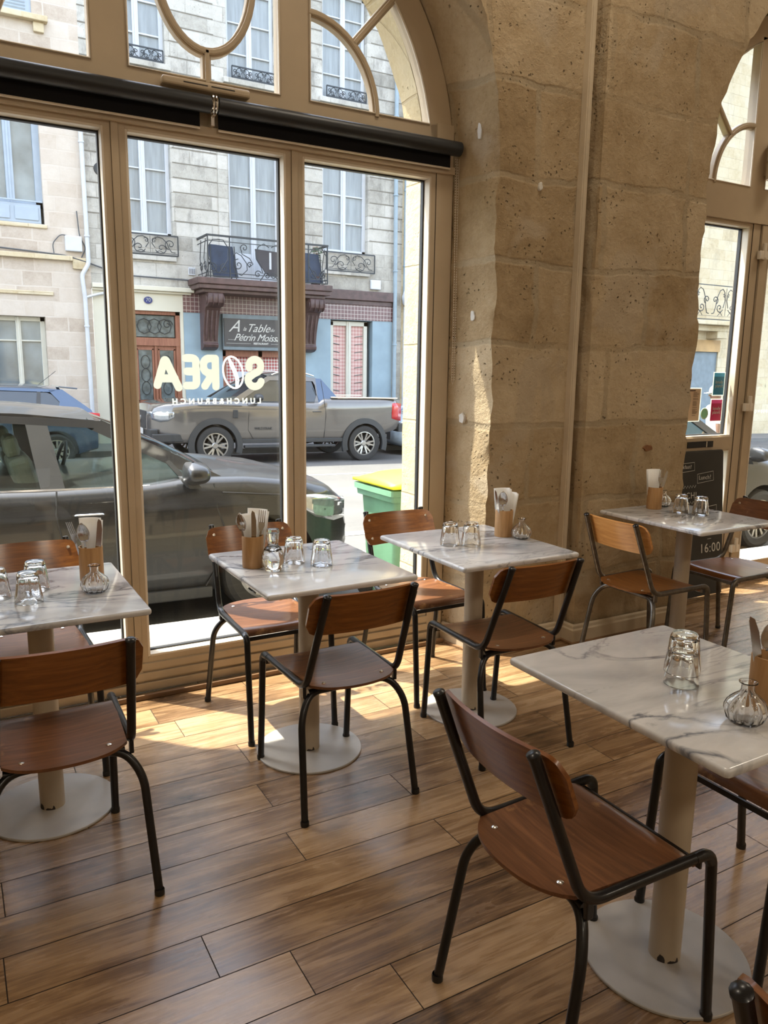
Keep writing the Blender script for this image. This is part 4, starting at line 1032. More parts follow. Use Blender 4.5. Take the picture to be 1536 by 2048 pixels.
def cup_set(x, y, where, items, short):
    put(cup0, x, y, TZ, 0, 0, random.uniform(0, 3), 'cylindrical tan cutlery cup on the %s' % where, 'cup', 'tan cutlery cups')
    for it in items:
        k, dx, dy, tx, ty, rz, lab = it
        pr = {'k': kn0, 'f': fk0, 's': sp0, 'n': nk0, 'm': nk1}[k]
        nmz = {'k': ('knife', 'table knives in the cups'), 'f': ('fork', 'table forks in the cups'), 's': ('spoon', 'table spoons in the cups'), 'n': ('napkin', 'white paper napkins in the cups'), 'm': ('napkin', 'white paper napkins in the cups')}[k]
        put(pr, x+dx, y+dy, TZ+0.010, tx, ty, rz, lab, *nmz)
R_ = math.radians
cup_set(0.398, 2.735, 'left marble table', [
 ('n', 0.004, 0.006, R_(-2), R_(1), -0.4, 'white napkin standing in the left table cup'),
 ('f', -0.016, -0.002, R_(2), R_(-14), -0.8, 'fork leaning left out of the left table cup'),
 ('s', -0.006, -0.016, R_(4), R_(-7), -0.4, 'spoon in front of the napkin in the left table cup'),
 ('k', 0.008, -0.018, R_(3), R_(6), -0.3, 'knife leaning right in the left table cup')], 'left')
cup_set(0.951, 2.654, 'middle marble table', [
 ('n', 0.010, 0.010, R_(-3), R_(6), -0.5, 'rear white napkin in the middle table cup'),
 ('m', -0.004, 0.002, R_(0), R_(-1), -0.4, 'front white napkin in the middle table cup'),
 ('k', -0.004, -0.018, R_(3), R_(-1), -0.5, 'knife in front of napkins in the middle table cup'),
 ('f', 0.014, -0.014, R_(2), R_(5), -0.5, 'upright fork in the middle table cup'),
 ('s', -0.019, 0.000, R_(0), R_(-9), -0.9, 'spoon at the left side of the middle table cup')], 'middle')
cup_set(2.129, 2.672, 'table by the stone pier', [
 ('n', 0.002, 0.008, R_(-2), R_(-1), -0.4, 'upright white napkin in the pier table cup'),
 ('m', 0.010, 0.000, R_(-1), R_(9), -0.4, 'slanting white napkin in the pier table cup'),
 ('s', -0.012, -0.012, R_(3), R_(-5), -0.5, 'spoon bowl up in the pier table cup'),
 ('k', -0.016, 0.000, R_(2), R_(-12), -1.6, 'knife edge-on leaning left in the pier table cup')], 'pier')
cup_set(3.305, 2.865, 'far table before the blackboard', [
 ('n', -0.004, 0.006, R_(-2), R_(-1), -0.5, 'white napkin in the far table cup'),
 ('f', 0.014, -0.010, R_(2), R_(2), -0.5, 'dark-looking fork in the far table cup'),
 ('k', 0.012, 0.004, R_(0), R_(22), -0.3, 'knife leaning far right in the far table cup')], 'far')
cup_set(1.545, 0.985, 'foreground table at the right edge', [
 ('k', -0.010, 0.004, R_(-4), R_(-13), -0.9, 'knife leaning left at the right edge of the photo'),
 ('s', -0.008, -0.010, R_(2), R_(-9), -0.5, 'spoon beside the knife at the right edge of the photo')], 'near')

# blackboard standing in the second window
g = empty('blackboard', (4.26, 3.30, 0)); tag(g, 'dark blackboard with white chalk writing leaning at the second window', 'blackboard')
def bp(x, z, dy=0.0): return V(x-4.26, (3.275-3.30) + z*0.105 + dy, z)
b = MB(); b.prism([(3.955, 0.01), (4.505, 0.01), (4.525, 0.955), (4.515, 0.972), (3.965, 0.972), (3.955, 0.96)], lambda x, z: bp(x, z), (0, 0.02, 0)); b.build('board', 'blackboard', g, bevel=0.004)
tl = math.atan(0.105)
def chalk(t, s, x, z): put_text(t, s, 'chalk', g, bp(x, z, -0.002), name='chalk_lettering', rx=PI/2-tl, extrude=0.0003, space=1.1)
def line(pts, r=0.0014): MB().tube([bp(x, z, -0.0015) for x, z in pts], r, 5).build('chalk_line', 'chalk', g)
chalk('breakfast?', 0.034, 4.13, 0.873); line([(4.03, 0.835), (4.235, 0.848), (4.235, 0.90), (4.03, 0.895), (4.03, 0.835)])
chalk('Lunch?', 0.040, 4.335, 0.797); line([(4.262, 0.762), (4.42, 0.775), (4.418, 0.835), (4.262, 0.822), (4.262, 0.762)])
chalk('BRUNCH!', 0.058, 4.12, 0.685)
line([(4.0+0.013*i, 0.735+(0.018 if i % 2 else 0)) for i in range(20)]); line([(4.0+0.013*i, 0.63+(0.018 if i % 2 else 0)) for i in range(20)])
line([(4.33, 0.60), (4.45, 0.61), (4.45, 0.575)])
chalk('10:30', 0.070, 4.36, 0.435); line([(4.36, 0.387), (4.395, 0.389)]); chalk('16:00', 0.086, 4.385, 0.325)
# ---------------------------------------------------------------- street
def zs(x, y): return -0.22 - 0.02*x - 0.013*(y-5)
b = MB(); P = []
for i in range(41):
    x = -10+1.2*i; P.append([V(x, y, zs(x, y)) for y in (4.75, 6, 8, 10, 12, 14, 15.5, 16.95)])
b.grid(P); tag(b.build('street_ground', 'asphalt'), kind='structure')
b = MB(); P = []
for i in range(41):
    x = -10+1.2*i; z = -0.085-0.02*x; P.append([V(x, 3.60, z), V(x, 4.62, z-0.02)])
b.grid(P); tag(b.build('pavement_ground', 'pave'), kind='structure')
b = MB(); P = []
for i in range(41):
    x = -10+1.2*i; z = -0.105-0.02*x; P.append([V(x, 4.62, z), V(x, 4.75, z), V(x, 4.75, z-0.15)])
b.grid(P); tag(b.build('kerb_trim', 'kerb'), kind='structure')
b = MB(); P = []
for i in range(41):
    x = -10+1.2*i; z = zs(x, 16.9)+0.12; P.append([V(x, 16.95, z-0.14), V(x, 16.95, z), V(x, 18.8, z+0.02)])
b.grid(P); tag(b.build('far_pavement_ground', 'pave'), kind='structure')
def stripe(x0, x1, y0, y1, lab):
    b = MB(); n = max(2, int((x1-x0)/1.2)); P = []
    for i in range(n+1):
        x = x0+(x1-x0)*i/n; P.append([V(x, y0, zs(x, y0)+0.004), V(x, y1, zs(x, y1)+0.004)])
    b.grid(P); tag(b.build('road_marking', 'roadline'), lab, 'road marking')
stripe(3.0, 30, 12.55, 12.68, 'long thin white line painted across the sunlit road')
stripe(2.9, 7.5, 7.35, 7.55, 'broad white painted line on the road beyond the green bin')
for i, x in enumerate((3.3, 4.1, 4.9, 5.7)):
    b = MB(); b.add([(x, 6.1, zs(x, 6.1)+0.004), (x+0.35, 6.1, zs(x+0.35, 6.1)+0.004), (x+0.35, 6.6, zs(x+0.35, 6.6)+0.004), (x, 6.6, zs(x, 6.6)+0.004)], [(0, 1, 2, 3)])
    tag(b.build('road_marking', 'roadline'), 'short white block painted on the road behind the green bin', 'road marking', 'short white road blocks')

# ---------------------------------------------------------------- buildings across the street
FY = 18.5
def wall_with_holes(b, x0, x1, z0, z1, holes, y=FY, depth=0.28):
    xs = sorted({x0, x1, *[h[0] for h in holes], *[h[1] for h in holes]}); zz = sorted({z0, z1, *[h[2] for h in holes], *[h[3] for h in holes]})
    for i in range(len(xs)-1):
        for j in range(len(zz)-1):
            cx, cz = (xs[i]+xs[i+1])/2, (zz[j]+zz[j+1])/2
            if any(h[0] < cx < h[1] and h[2] < cz < h[3] for h in holes): continue
            b.add([(xs[i], y, zz[j]), (xs[i+1], y, zz[j]), (xs[i+1], y, zz[j+1]), (xs[i], y, zz[j+1])], [(0, 1, 2, 3)])
    for (a, c, d, e) in holes:
        b.add([(a, y, d), (a, y+depth, d), (a, y+depth, e), (a, y, e)], [(0, 1, 2, 3)]); b.add([(c, y, d), (c, y+depth, d), (c, y+depth, e), (c, y, e)], [(0, 1, 2, 3)])
        b.add([(a, y, e), (c, y, e), (c, y+depth, e), (a, y+depth, e)], [(0, 1, 2, 3)]); b.add([(a, y, d), (c, y, d), (c, y+depth, d), (a, y+depth, d)], [(0, 1, 2, 3)])
def casement(parent, x0, x1, z0, z1, bars, fr='wframe', pane='curtain', y=None, kick=None, st=0.085, center=0.13):
    y = (FY+0.20) if y is None else y
    b = MB(); xc = (x0+x1)/2
    b.bx(x0, x0+st, y-0.05, y+0.03, z0, z1); b.bx(x1-st, x1, y-0.05, y+0.03, z0, z1); b.bx(x0, x1, y-0.05, y+0.03, z1-st, z1); b.bx(x0, x1, y-0.05, y+0.03, z0, z0+st)
    b.bx(xc-center/2, xc+center/2, y-0.065, y+0.03, z0, z1); b.bx(xc-0.02, xc+0.02, y-0.08, y, z0, z1)
    for z in bars: b.bx(x0+st, x1-st, y-0.045, y+0.02, z-0.016, z+0.016)
    if kick: b.bx(x0+st, x1-st, y-0.04, y+0.02, z0, kick)
    w_ = b.build('window', fr, parent, bevel=0.008)
    MB().bx(x0+0.02, x1-0.02, y+0.0, y+0.008, z0+0.02, z1-0.02).build('pane', pane, w_)
    return w_
def spiral(cx, cz, r0, turns, a0, sgn=1, n=26, r1=0.012):
    return [(cx+(r0+(r1-r0)*i/n)*math.cos(a0+sgn*2*PI*turns*i/n), cz+(r0+(r1-r0)*i/n)*math.sin(a0+sgn*2*PI*turns*i/n)) for i in range(n+1)]
def scroll_panel(b, fn, w_, h, r=0.008):
    # a symmetric wrought iron panel: heart-shaped scrolls between rails
    T = lambda pts, rr=r: b.tube([fn(x, z) for x, z in pts], rr, 4, cap=False)
    c = w_/2; s = min(h, w_/2)
    for sg in (-1, 1):
        T([(c+sg*x, z) for x, z in spiral(0.20*w_, h*0.30, 0.115*w_, 1.35, PI*1.1, 1)])
        T([(c+sg*x, z) for x, z in spiral(0.36*w_, h*0.55, 0.105*w_, 1.3, -PI*0.6, -1)])
        T([(c+sg*0.085*w_, h*0.30), (c+sg*0.03*w_, h*0.55), (c+sg*0.06*w_, h*0.82), (c+sg*0.13*w_, h*0.92), (c+sg*0.22*w_, h*0.86), (c+sg*0.30*w_, h*0.62), (c+sg*0.33*w_, h*0.35), (c+sg*0.38*w_, h*0.12), (c+sg*0.45*w_, h*0.10)])
        T([(c+sg*x, z) for x, z in spiral(0.07*w_, h*0.70, 0.05*w_, 1.1, PI*0.2, 1)], r*0.8)
        T([(c+sg*0.10*w_, h*0.05), (c+sg*0.16*w_, h*0.16), (c+sg*0.24*w_, h*0.04)], r*0.8)
    T([(c, h*0.05), (c, h*0.95)], r*0.6)
def window_rail(parent, x0, x1, z0, z1, y=FY-0.06, name='window_railing', n=1, thin=0.007):
    b = MB(); h = z1-z0
    for z in (z0, z1): b.bx(x0, x1, y-0.012, y+0.012, z-0.014, z+0.014)
    b.bx(x0, x1, y-0.006, y+0.006, z0+h*0.10-0.005, z0+h*0.10+0.005)
    for x in (x0, x1): b.bx(x-0.012, x+0.012, y-0.012, y+0.012, z0, z1)
    for k in range(n):
        a = x0+(x1-x0)*k/n; scroll_panel(b, lambda px, pz, a=a: V(a+px, y, z0+h*0.08+pz*0.90), (x1-x0)/n, h, thin)
    return b.build(name, 'iron', parent)
# --- grey building with the restaurant
BR = empty('building')
tag(BR, 'grey limestone townhouse with scroll balcony above a pale blue restaurant front', 'building')
up = [(3.66, 4.86, 4.36, 6.85), (6.20, 7.50, 3.48, 6.85), (8.62, 9.90, 4.36, 6.85)]
up2 = [(3.66, 4.82, 7.95, 10.4), (6.22, 7.40, 7.95, 10.4), (8.62, 9.84, 7.95, 10.4)]
b = MB(); wall_with_holes(b, 3.03, 10.93, 3.12, 13.2, up+up2)
b.build('upper_wall', 'fac_r', BR)
# horizontal joints cut between the ashlar courses
b = MB()
segs = [(3.03, 3.66), (4.90, 5.92), (7.52, 8.60), (9.95, 10.93)]
z = 4.72
while z < 12.5:
    if not (6.75 < z < 7.7):
        for a, c in segs:
            if z > 6.7 or True: b.bx(a, c, FY-0.006, FY+0.001, z-0.014, z+0.006)
    z += 0.313
b.build('course_joint', 'joint', BR)  # dark strips along the joints between courses
b = MB(); b.bx(3.03, 10.93, FY-0.10, FY, 7.05, 7.2); b.bx(3.03, 10.93, FY-0.06, FY, 6.98, 7.05); b.bx(5.94, 6.18, FY-0.03, FY, 3.5, 6.9)
for (a, c, d, e) in up2: b.bx(a-0.1, c+0.1, FY-0.09, FY, d-0.12, d)
for (a, c, d, e) in (up[0], up[2]): b.bx(a-0.05, c+0.05, FY-0.07, FY, d-0.55, d-0.45)
b.build('stone_band', 'fac_r', BR, bevel=0.01)
casement(BR, 3.66, 4.86, 4.36, 6.85, (5.12, 5.79, 6.45)); casement(BR, 8.62, 9.90, 4.36, 6.85, (5.10, 5.77, 6.43))
casement(BR, 6.20, 7.50, 3.48, 6.85, (4.88, 5.66, 6.42), kick=4.15)
for (a, c, d, e) in up2: casement(BR, a, c, d, e, (8.55, 9.2, 9.85))
window_rail(BR, 3.70, 4.95, 3.93, 4.36, thin=0.009); window_rail(BR, 8.70, 10.08, 3.90, 4.35, thin=0.009)
for (a, c) in ((3.75, 4.77), (6.33, 7.37), (8.72, 9.81)): window_rail(BR, a, c, 7.98, 8.22, y=FY-0.03, n=2, thin=0.008)
# balcony
b = MB(); b.bx(5.16, 8.50, 17.66, FY, 3.30, 3.44); b.bx(5.20, 8.46, 17.70, FY, 3.20, 3.30); b.bx(5.30, 8.36, 17.80, FY, 3.12, 3.20)
b.bx(8.46, 10.66, FY-0.10, FY, 3.20, 3.44); b.bx(8.46, 10.66, FY-0.05, FY, 3.08, 3.20)
b.build('balcony_slab', 'oxblood', BR, bevel=0.015)
b = MB(); x0, x1, z0, z1, yy = 5.42, 8.38, 3.46, 4.36, 17.72
for z in (z0+0.02, z0+0.10, z1-0.12): b.bx(x0, x1, yy-0.008, yy+0.008, z-0.008, z+0.008); b.bx(x0-0.008, x0+0.008, yy, FY, z-0.008, z+0.008); b.bx(x1-0.008, x1+0.008, yy, FY, z-0.008, z+0.008)
b.bx(x0-0.02, x1+0.02, yy-0.02, yy+0.02, z1-0.02, z1+0.02); b.bx(x0-0.02, x0+0.02, yy, FY, z1-0.02, z1+0.02); b.bx(x1-0.02, x1+0.02, yy, FY, z1-0.02, z1+0.02)
for x in (x0, 5.93, 7.88, x1): b.bx(x-0.012, x+0.012, yy-0.012, yy+0.012, z0, z1)
fy = lambda x, z: V(x, yy, z)
def TT(pts, r=0.011): b.tube([fy(*p) for p in pts], r, 5, cap=False)
for c0, sg in ((6.0, 1), (7.81, -1)):
    X = lambda a: c0+sg*a
    TT([(X(p[0]), p[1]) for p in spiral(0.13, 3.76, 0.13, 1.4, PI*0.5, 1)]); TT([(X(0.0), 3.95), (X(0.08), 4.02), (X(0.2), 3.97), (X(0.33), 3.80), (X(0.34), 3.66), (X(0.2), 3.53), (X(0.06), 3.58), (X(0.0), 3.72)])
    TT([(X(p[0]), p[1]) for p in spiral(0.28, 4.14, 0.10, 1.3, PI*1.3, -1)]); TT([(X(0.18), 4.16), (X(0.22), 4.0), (X(0.40), 3.92), (X(0.48), 3.80), (X(0.38), 3.72)])
    TT([(X(p[0]), p[1]) for p in spiral(0.40, 3.78, 0.06, 1.2, PI*0.2, 1)])
    TT([(X(0.55+0.0), 4.05), (X(0.62), 4.20), (X(0.75), 4.27), (X(0.88), 4.20)]); TT([(X(0.55), 4.05), (X(0.56), 3.92), (X(0.68), 3.74), (X(0.72), 3.6)])
    TT([(X(p[0]), p[1]) for p in spiral(0.60, 3.58, 0.09, 1.3, PI*0.1, 1)]); TT([(X(p[0]), p[1]) for p in spiral(0.82, 3.56, 0.08, 1.3, PI*0.9, -1)])
for c0 in (5.66, 8.12):
    for sg in (-1, 1):
        TT([(c0+sg*p[0], p[1]) for p in spiral(0.13, 3.66, 0.10, 1.3, PI*0.5, 1)]); TT([(c0+sg*0.02, 3.55), (c0+sg*0.22, 3.85), (c0+sg*0.24, 4.10), (c0+sg*0.12, 4.27), (c0, 4.28)])
b.build('balcony_railing', 'iron', BR)
b = MB()
for x in (x0, x1):
    for sgn in (0, 1):
        b.tube([V(x, yy+0.12+0.3*sgn+p[0], p[1]) for p in spiral(0.1, 3.7, 0.12, 1.4, 0.5)], 0.010, 5, cap=False)
        b.tube([V(x, yy+0.1+0.35*sgn, 3.5), V(x, yy+0.3+0.3*sgn, 3.9), V(x, yy+0.15+0.35*sgn, 4.3)], 0.010, 5, cap=False)
b.build('balcony_side_scrolls', 'iron', BR)
def console(x, wd):
    b = MB(); prof = [(0.0, 3.12), (0.70, 3.12), (0.74, 3.02), (0.72, 2.90), (0.62, 2.82), (0.50, 2.80), (0.44, 2.72), (0.36, 2.55), (0.28, 2.30), (0.24, 2.10), (0.24, 2.02), (0.28, 1.98), (0.26, 1.91), (0.16, 1.86), (0.0, 1.84)]
    b.prism(prof, lambda q, z: V(x-wd/2, FY-q, z), (wd, 0, 0))
    for k in range(4): b.tube([(x-wd/2-0.01+wd*k/3, FY-0.62, 2.97), (x-wd/2+0.01+wd*k/3, FY-0.62, 2.97)], 0.155, 20)
    b.tube([(x-wd/2-0.03, FY-0.62, 2.97), (x+wd/2+0.03, FY-0.62, 2.97)], 0.10, 16)
    for k in range(3): b.tube([(x-wd*0.3+wd*0.3*k, FY-0.44, 2.75), (x-wd*0.3+wd*0.3*k, FY-0.30, 2.32), (x-wd*0.3+wd*0.3*k, FY-0.25, 2.06)], 0.025, 8)
    b.build('console', 'oxblood', BR, bevel=0.012, smooth=35)
console(5.60, 0.36); console(8.14, 0.36)
# ground floor
gz = -0.75
MB().bx(5.03, 10.66, FY-0.03, FY+0.2, 2.70, 3.14).build('tile_band', 'tiles', BR)
b = MB(); wall_with_holes(b, 3.03, 5.03, gz, 3.12, [(3.80, 4.96, gz, 2.70)], y=FY-0.01); b.build('cream_entrance_wall', 'cream_wall', BR)
b = MB(); b.bx(3.03, 5.28, FY-0.12, FY, 3.14, 3.24); b.bx(3.03, 5.22, FY-0.07, FY, 3.09, 3.14); b.build('cream_cornice', 'cream_wall', BR, bevel=0.01)
b = MB(); wall_with_holes(b, 5.03, 10.66, gz, 2.72, [(5.95, 8.00, gz+0.5, 1.86), (8.83, 10.06, gz, 2.69)], y=FY-0.02); b.build('blue_front_wall', 'blue_wall', BR)
MB().bx(10.66, 10.93, FY-0.02, FY+0.1, gz, 3.12).build('stone_quoin', 'fac_r', BR)
dr = MB(); dr.bx(3.80, 3.90, FY+0.05, FY+0.15, gz, 2.70); dr.bx(4.86, 4.96, FY+0.05, FY+0.15, gz, 2.70); dr.bx(3.8, 4.96, FY+0.05, FY+0.15, 2.62, 2.70); dr.bx(3.8, 4.96, FY+0.04, FY+0.15, 1.92, 2.10)
dr.bx(3.9, 4.86, FY+0.09, FY+0.14, gz, 1.92); 
for a, c in ((3.98, 4.30), (4.47, 4.80)):
    for (p, q, r_, s_) in ((a-0.03, a, 0.64, 1.85), (c, c+0.03, 0.64, 1.85), (a-0.03, c+0.03, 1.82, 1.87), (a-0.03, c+0.03, 0.62, 0.67)): dr.bx(p, q, FY+0.07, FY+0.10, r_, s_)
    dr.bx(a, c, FY+0.075, FY+0.10, -0.35, 0.5)
dr.bx(4.36, 4.40, FY+0.06, FY+0.10, gz, 1.92)
dro = dr.build('front_door', 'door', BR, bevel=0.008)
b = MB(); b.bx(3.92, 4.84, FY+0.10, FY+0.11, 2.12, 2.60); b.bx(3.99, 4.29, FY+0.078, FY+0.088, 0.68, 1.82); b.bx(4.48, 4.79, FY+0.078, FY+0.088, 0.68, 1.82); b.build('door_glass', 'door_glass', dro)
b = MB()
for a in (3.99, 4.485):
    for zc_ in (0.95, 1.25, 1.55): b.tube([V(a+0.15+0.10*math.cos(t), FY+0.07, zc_+0.15*math.sin(t)) for t in [2*PI*i/16 for i in range(16)]], 0.008, 5, closed=True)
for xc in (4.15, 4.38, 4.61): b.tube([V(xc+0.16*math.cos(t), FY+0.09, 2.36+0.17*math.sin(t)) for t in [2*PI*i/8 for i in range(8)]], 0.010, 5, closed=True)
b.tube([V(3.94+p[0], FY+0.09, 2.36+p[1]) for p in spiral(0.74, 0.05, 0.12, 1.4, 0)], 0.010, 5, cap=False)
b.build('door_grille', 'iron', dro)
n70 = MB().lathe([(0, 0), (0.095, 0), (0.095, -0.012), (0, -0.016)], 28, axis='Y').build('house_number_plate', 'enamel', BR, loc=(4.235, FY-0.02, 2.93)); n70.scale = (1, 1, 0.82)
put_text('70', 0.115, 'white_sticker', BR, (4.235, FY-0.042, 2.93), name='house_number')
# sign
b = MB(); b.bx(5.93, 8.0, FY-0.14, FY-0.02, 1.86, 2.70); b.build('sign_surround', 'slate', BR, bevel=0.01)
MB().bx(5.96, 8.0, FY-0.16, FY-0.14, 1.95, 2.60).build('sign_board', 'sign', BR)
for t, s_, x, z in (('A', 0.40, 6.20, 2.41), ('la', 0.13, 6.46, 2.36), ('Table', 0.27, 6.80, 2.38), ('du', 0.11, 7.17, 2.35)):
    put_text(t, s_, 'sign_text', BR, (x, FY-0.163, z), name='sign_lettering', shear=0.5, extrude=0.002)
put_text('Pétrin Moissagais', 0.235, 'sign_text', BR, (6.93, FY-0.163, 2.155), name='sign_lettering', shear=0.5, extrude=0.002, space=0.93)
put_text('RESTAURANT', 0.062, 'sign_text', BR, (6.88, FY-0.163, 2.02), name='sign_lettering', extrude=0.002, offset=0.002)
b = MB(); b.bx(6.0, 6.62, FY-0.162, FY-0.16, 2.015, 2.021); b.bx(7.14, 7.9, FY-0.162, FY-0.16, 2.015, 2.021); b.bx(6.05, 6.25, FY-0.162, FY-0.16, 2.10, 2.106); b.build('sign_rule', 'sign_text', BR)
# restaurant windows
b = MB()
for a, c, d, e in ((5.95, 6.05, gz+0.5, 1.86), (7.9, 8.0, gz+0.5, 1.86), (6.86, 6.98, gz+0.5, 1.86), (5.95, 8.0, 1.70, 1.86), (5.95, 8.0, gz+0.5, gz+0.7)): b.bx(a, c, FY+0.02, FY+0.10, d, e)
w_ = b.build('window', 'door', BR, bevel=0.01); MB().bx(6.0, 7.95, FY+0.11, FY+0.12, gz+0.5, 1.80).build('gingham_curtain', 'gingham', w_)
MB().bx(6.35, 6.62, FY+0.09, FY+0.10, 1.0, 1.35).build('notice', 'wframe', w_)
w_ = casement(BR, 8.85, 9.96, gz+0.1, 2.66, (), 'cframe', 'gingham2', y=FY+0.14, st=0.11, center=0.14)
b = MB(); 
for i in range(14):
    z = -0.3+0.2*i
    for a, c in ((8.97, 9.20), (9.50, 9.84)): b.tube([(a if a < 9 else c, FY+0.135, z), ((a+c)/2, FY+0.13, z-0.02), (c-0.04 if a < 9 else a+0.10, FY+0.135, z-0.035)], 0.010, 5)
b.build('curtain_fold', 'door_glass', w_)
g = MB().box((0, 0, 0), (0.16, 0.03, 0.17)).build('vent_grille', 'box', BR, bevel=0.005); g.location = (5.265, FY-0.015, 3.63)
b = MB()
for k in range(5): b.bx(5.205+k*0.028, 5.215+k*0.028, FY-0.034, FY-0.028, 3.57, 3.69)
b.build('vent_slot', 'iron', BR)
# things on the balcony
def lounge(x, lab):
    g = empty('folding_chair', (x, 18.05, 3.44)); tag(g, lab, 'folding chair', 'navy chairs on the balcony')
    b = MB(); b.prism([(-0.30, 0.72), (-0.24, 0.76), (0.30, 0.74), (0.42, 0.05), (-0.18, 0.04)], lambda a, z: V(a, -0.14+0.05*z, z), (0, 0.03, 0)); b.build('back_panel', 'navy', g, bevel=0.01)
    b = MB(); b.bx(-0.2, 0.36, -0.1, 0.25, 0.36, 0.40)
    b.build('seat', 'navy', g, bevel=0.01)
    b = MB()
    for s in (-0.26, 0.36): b.tube([(s, -0.16, 0.0), (s*0.9, -0.13, 0.74)], 0.012, 8); b.tube([(s, -0.1, 0.36), (s, 0.26, 0.0)], 0.012, 8)
    b.build('metal_frame', 'iron', g)
lounge(5.78, 'navy folding chair at the left end of the iron balcony'); lounge(7.95, 'navy folding chair half hidden at the right of the iron balcony')
g = empty('folded_table', (7.0, 17.95, 3.46)); tag(g, 'dark round folding table leaning inside the iron balcony', 'table')
b = MB(); poly = [(-0.37+0*0, 0.62), (0.36, 0.60)] + [(0.37*math.cos(a), 0.55+0.47*math.sin(a)) for a in [-PI*i/14 for i in range(15)]]
poly = [(-0.38, 0.66), (0.38, 0.62), (0.40, 0.50), (0.36, 0.15), (0.30, 0.07), (-0.02, 0.06), (-0.14, 0.14), (-0.33, 0.42)]
b.prism(poly, lambda a, z: V(a, 0, z+0.06), (0, 0.03, 0)); b.build('table_top', 'charcoal', g, bevel=0.01)
b = MB(); b.bx(-0.03, 0.02, -0.01, -0.002, 0.28, 0.66); b.build('cloth_strip', 'wframe', g)
b = MB(); b.tube([(-0.25, 0.06, 0.0), (0.2, 0.06, 0.6)], 0.012, 6); b.tube([(0.25, 0.06, 0.0), (-0.2, 0.06, 0.6)], 0.012, 6); b.build('table_frame', 'iron', g)
g = empty('potted_plant', (8.22, 18.05, 3.44)); tag(g, 'dark leafy climber in a pot at the right end of the balcony', 'plant')
MB().lathe([(0, 0), (0.11, 0), (0.14, 0.22), (0.12, 0.22), (0.11, 0.02)], 20).build('pot', 'oxblood', g, smooth=40)
b = MB(); random.seed(4)
for k in range(160):
    z = random.uniform(0.2, 0.92); a = random.uniform(0, 6.28); r = random.uniform(0.02, 0.17)
    c = V(r*math.cos(a), r*math.sin(a)*0.7, z); t = V(random.uniform(-1, 1), random.uniform(-1, 1), random.uniform(-0.6, 0.6)).normalized()*0.045; n_ = t.orthogonal().normalized()*0.018
    b.add([c-t, c+n_, c+t, c-n_], [(0, 1, 2, 3)])
b.build('foliage', 'plant', g, weld=False)
b = MB()
for k in range(4): b.tube([(0.02*k-0.03, 0, 0.18), (0.03*k-0.05, 0.01, 0.6), (0.04*k-0.06, 0, 0.95)], 0.006, 5)
b.build('stem', 'door', g)
# pipes and cables
def pipe(pts, r, m, lab, name='drainpipe', grp=None):
    b = MB(); b.tube(fillet(pts, 0.08, 4), r, 12); g = b.build(name, m, smooth=50); tag(g, lab, 'pipe' if name == 'drainpipe' else 'cable', grp)
    if name == 'drainpipe':
        b = MB()
        zs_ = [p[2] for p in pts]; z = min(zs_)+0.8
        while z < max(zs_):
            x = next((pts[i][0]+(pts[i+1][0]-pts[i][0])*((z-pts[i][2])/((pts[i+1][2]-pts[i][2]) or 1)) for i in range(len(pts)-1) if min(pts[i][2], pts[i+1][2]) <= z <= max(pts[i][2], pts[i+1][2])), pts[0][0])
            b.lathe([(r*1.25, -0.02), (r*1.35, 0), (r*1.25, 0.02)], 12, (x, pts[0][1], z)); z += 1.9
        b.build('collar', m, g, smooth=50)
    return g
pipe([(10.62, FY-0.10, 12.5), (10.69, FY-0.10, 3.3), (10.70, FY-0.10, -0.6)], 0.052, 'pipe', 'blue-grey drainpipe at the right corner of the blue restaurant')
pipe([(10.97, FY-0.10, 12.5), (10.99, FY-0.10, 3.35)], 0.050, 'pipe', 'second blue-grey downpipe ending in a pale hopper')
g = pipe([(11.0, FY-0.12, 3.1), (10.99, FY-0.12, 1.4), (10.98, FY-0.12, -0.5)], 0.045, 'wpipe', 'pale lower downpipe beneath the rounded hopper')
b = MB(); b.lathe([(0.05, 3.0), (0.07, 3.05), (0.17, 3.2), (0.19, 3.35), (0.14, 3.5), (0.05, 3.62), (0, 3.63)], 20, (11.08, FY-0.16, 0)); b.build('hopper', 'wpipe', g, smooth=40)
pipe([(2.96, FY-0.09, 6.46), (2.98, FY-0.09, 3.62), (2.83, FY-0.09, 3.38), (2.87, FY-0.09, 2.9), (2.90, FY-0.09, -0.4)], 0.045, 'wpipe', 'white crooked drainpipe between the two left-hand facades')
pipe([(3.38, FY-0.06, 3.05), (3.15, FY-0.08, 3.0), (2.90, FY-0.09, 2.92)], 0.028, 'wpipe', 'short white branch pipe joining the crooked drainpipe')
pipe([(-4, FY-0.05, 3.86), (1.26, FY-0.05, 3.83), (2.5, FY-0.05, 3.77), (2.95, FY-0.05, 3.66), (3.4, FY-0.05, 3.52), (3.9, FY-0.05, 3.44), (5.2, FY-0.05, 3.42)], 0.016, 'cable', 'dark cables running along the two facades', 'cable')
pipe([(2.80, FY-0.04, 4.7), (2.83, FY-0.04, 4.2), (2.95, FY-0.04, 3.95), (2.85, FY-0.04, 3.75)], 0.012, 'cable', 'loose dark cable beside the white drainpipe', 'cable')
pipe([(2.3, FY-0.04, 3.78), (2.28, FY-0.04, 4.0), (2.45, FY-0.04, 4.2), (2.75, FY-0.04, 4.15), (2.86, FY-0.04, 3.9)], 0.010, 'cable', 'looped dark cable round the white meter box', 'cable')
g = MB().box((0, 0, 0), (0.34, 0.10, 0.32)).build('meter_box', 'box', bevel=0.02, loc=(2.70, FY-0.05, 4.02)); tag(g, 'white meter box on the pale left-hand facade', 'box')
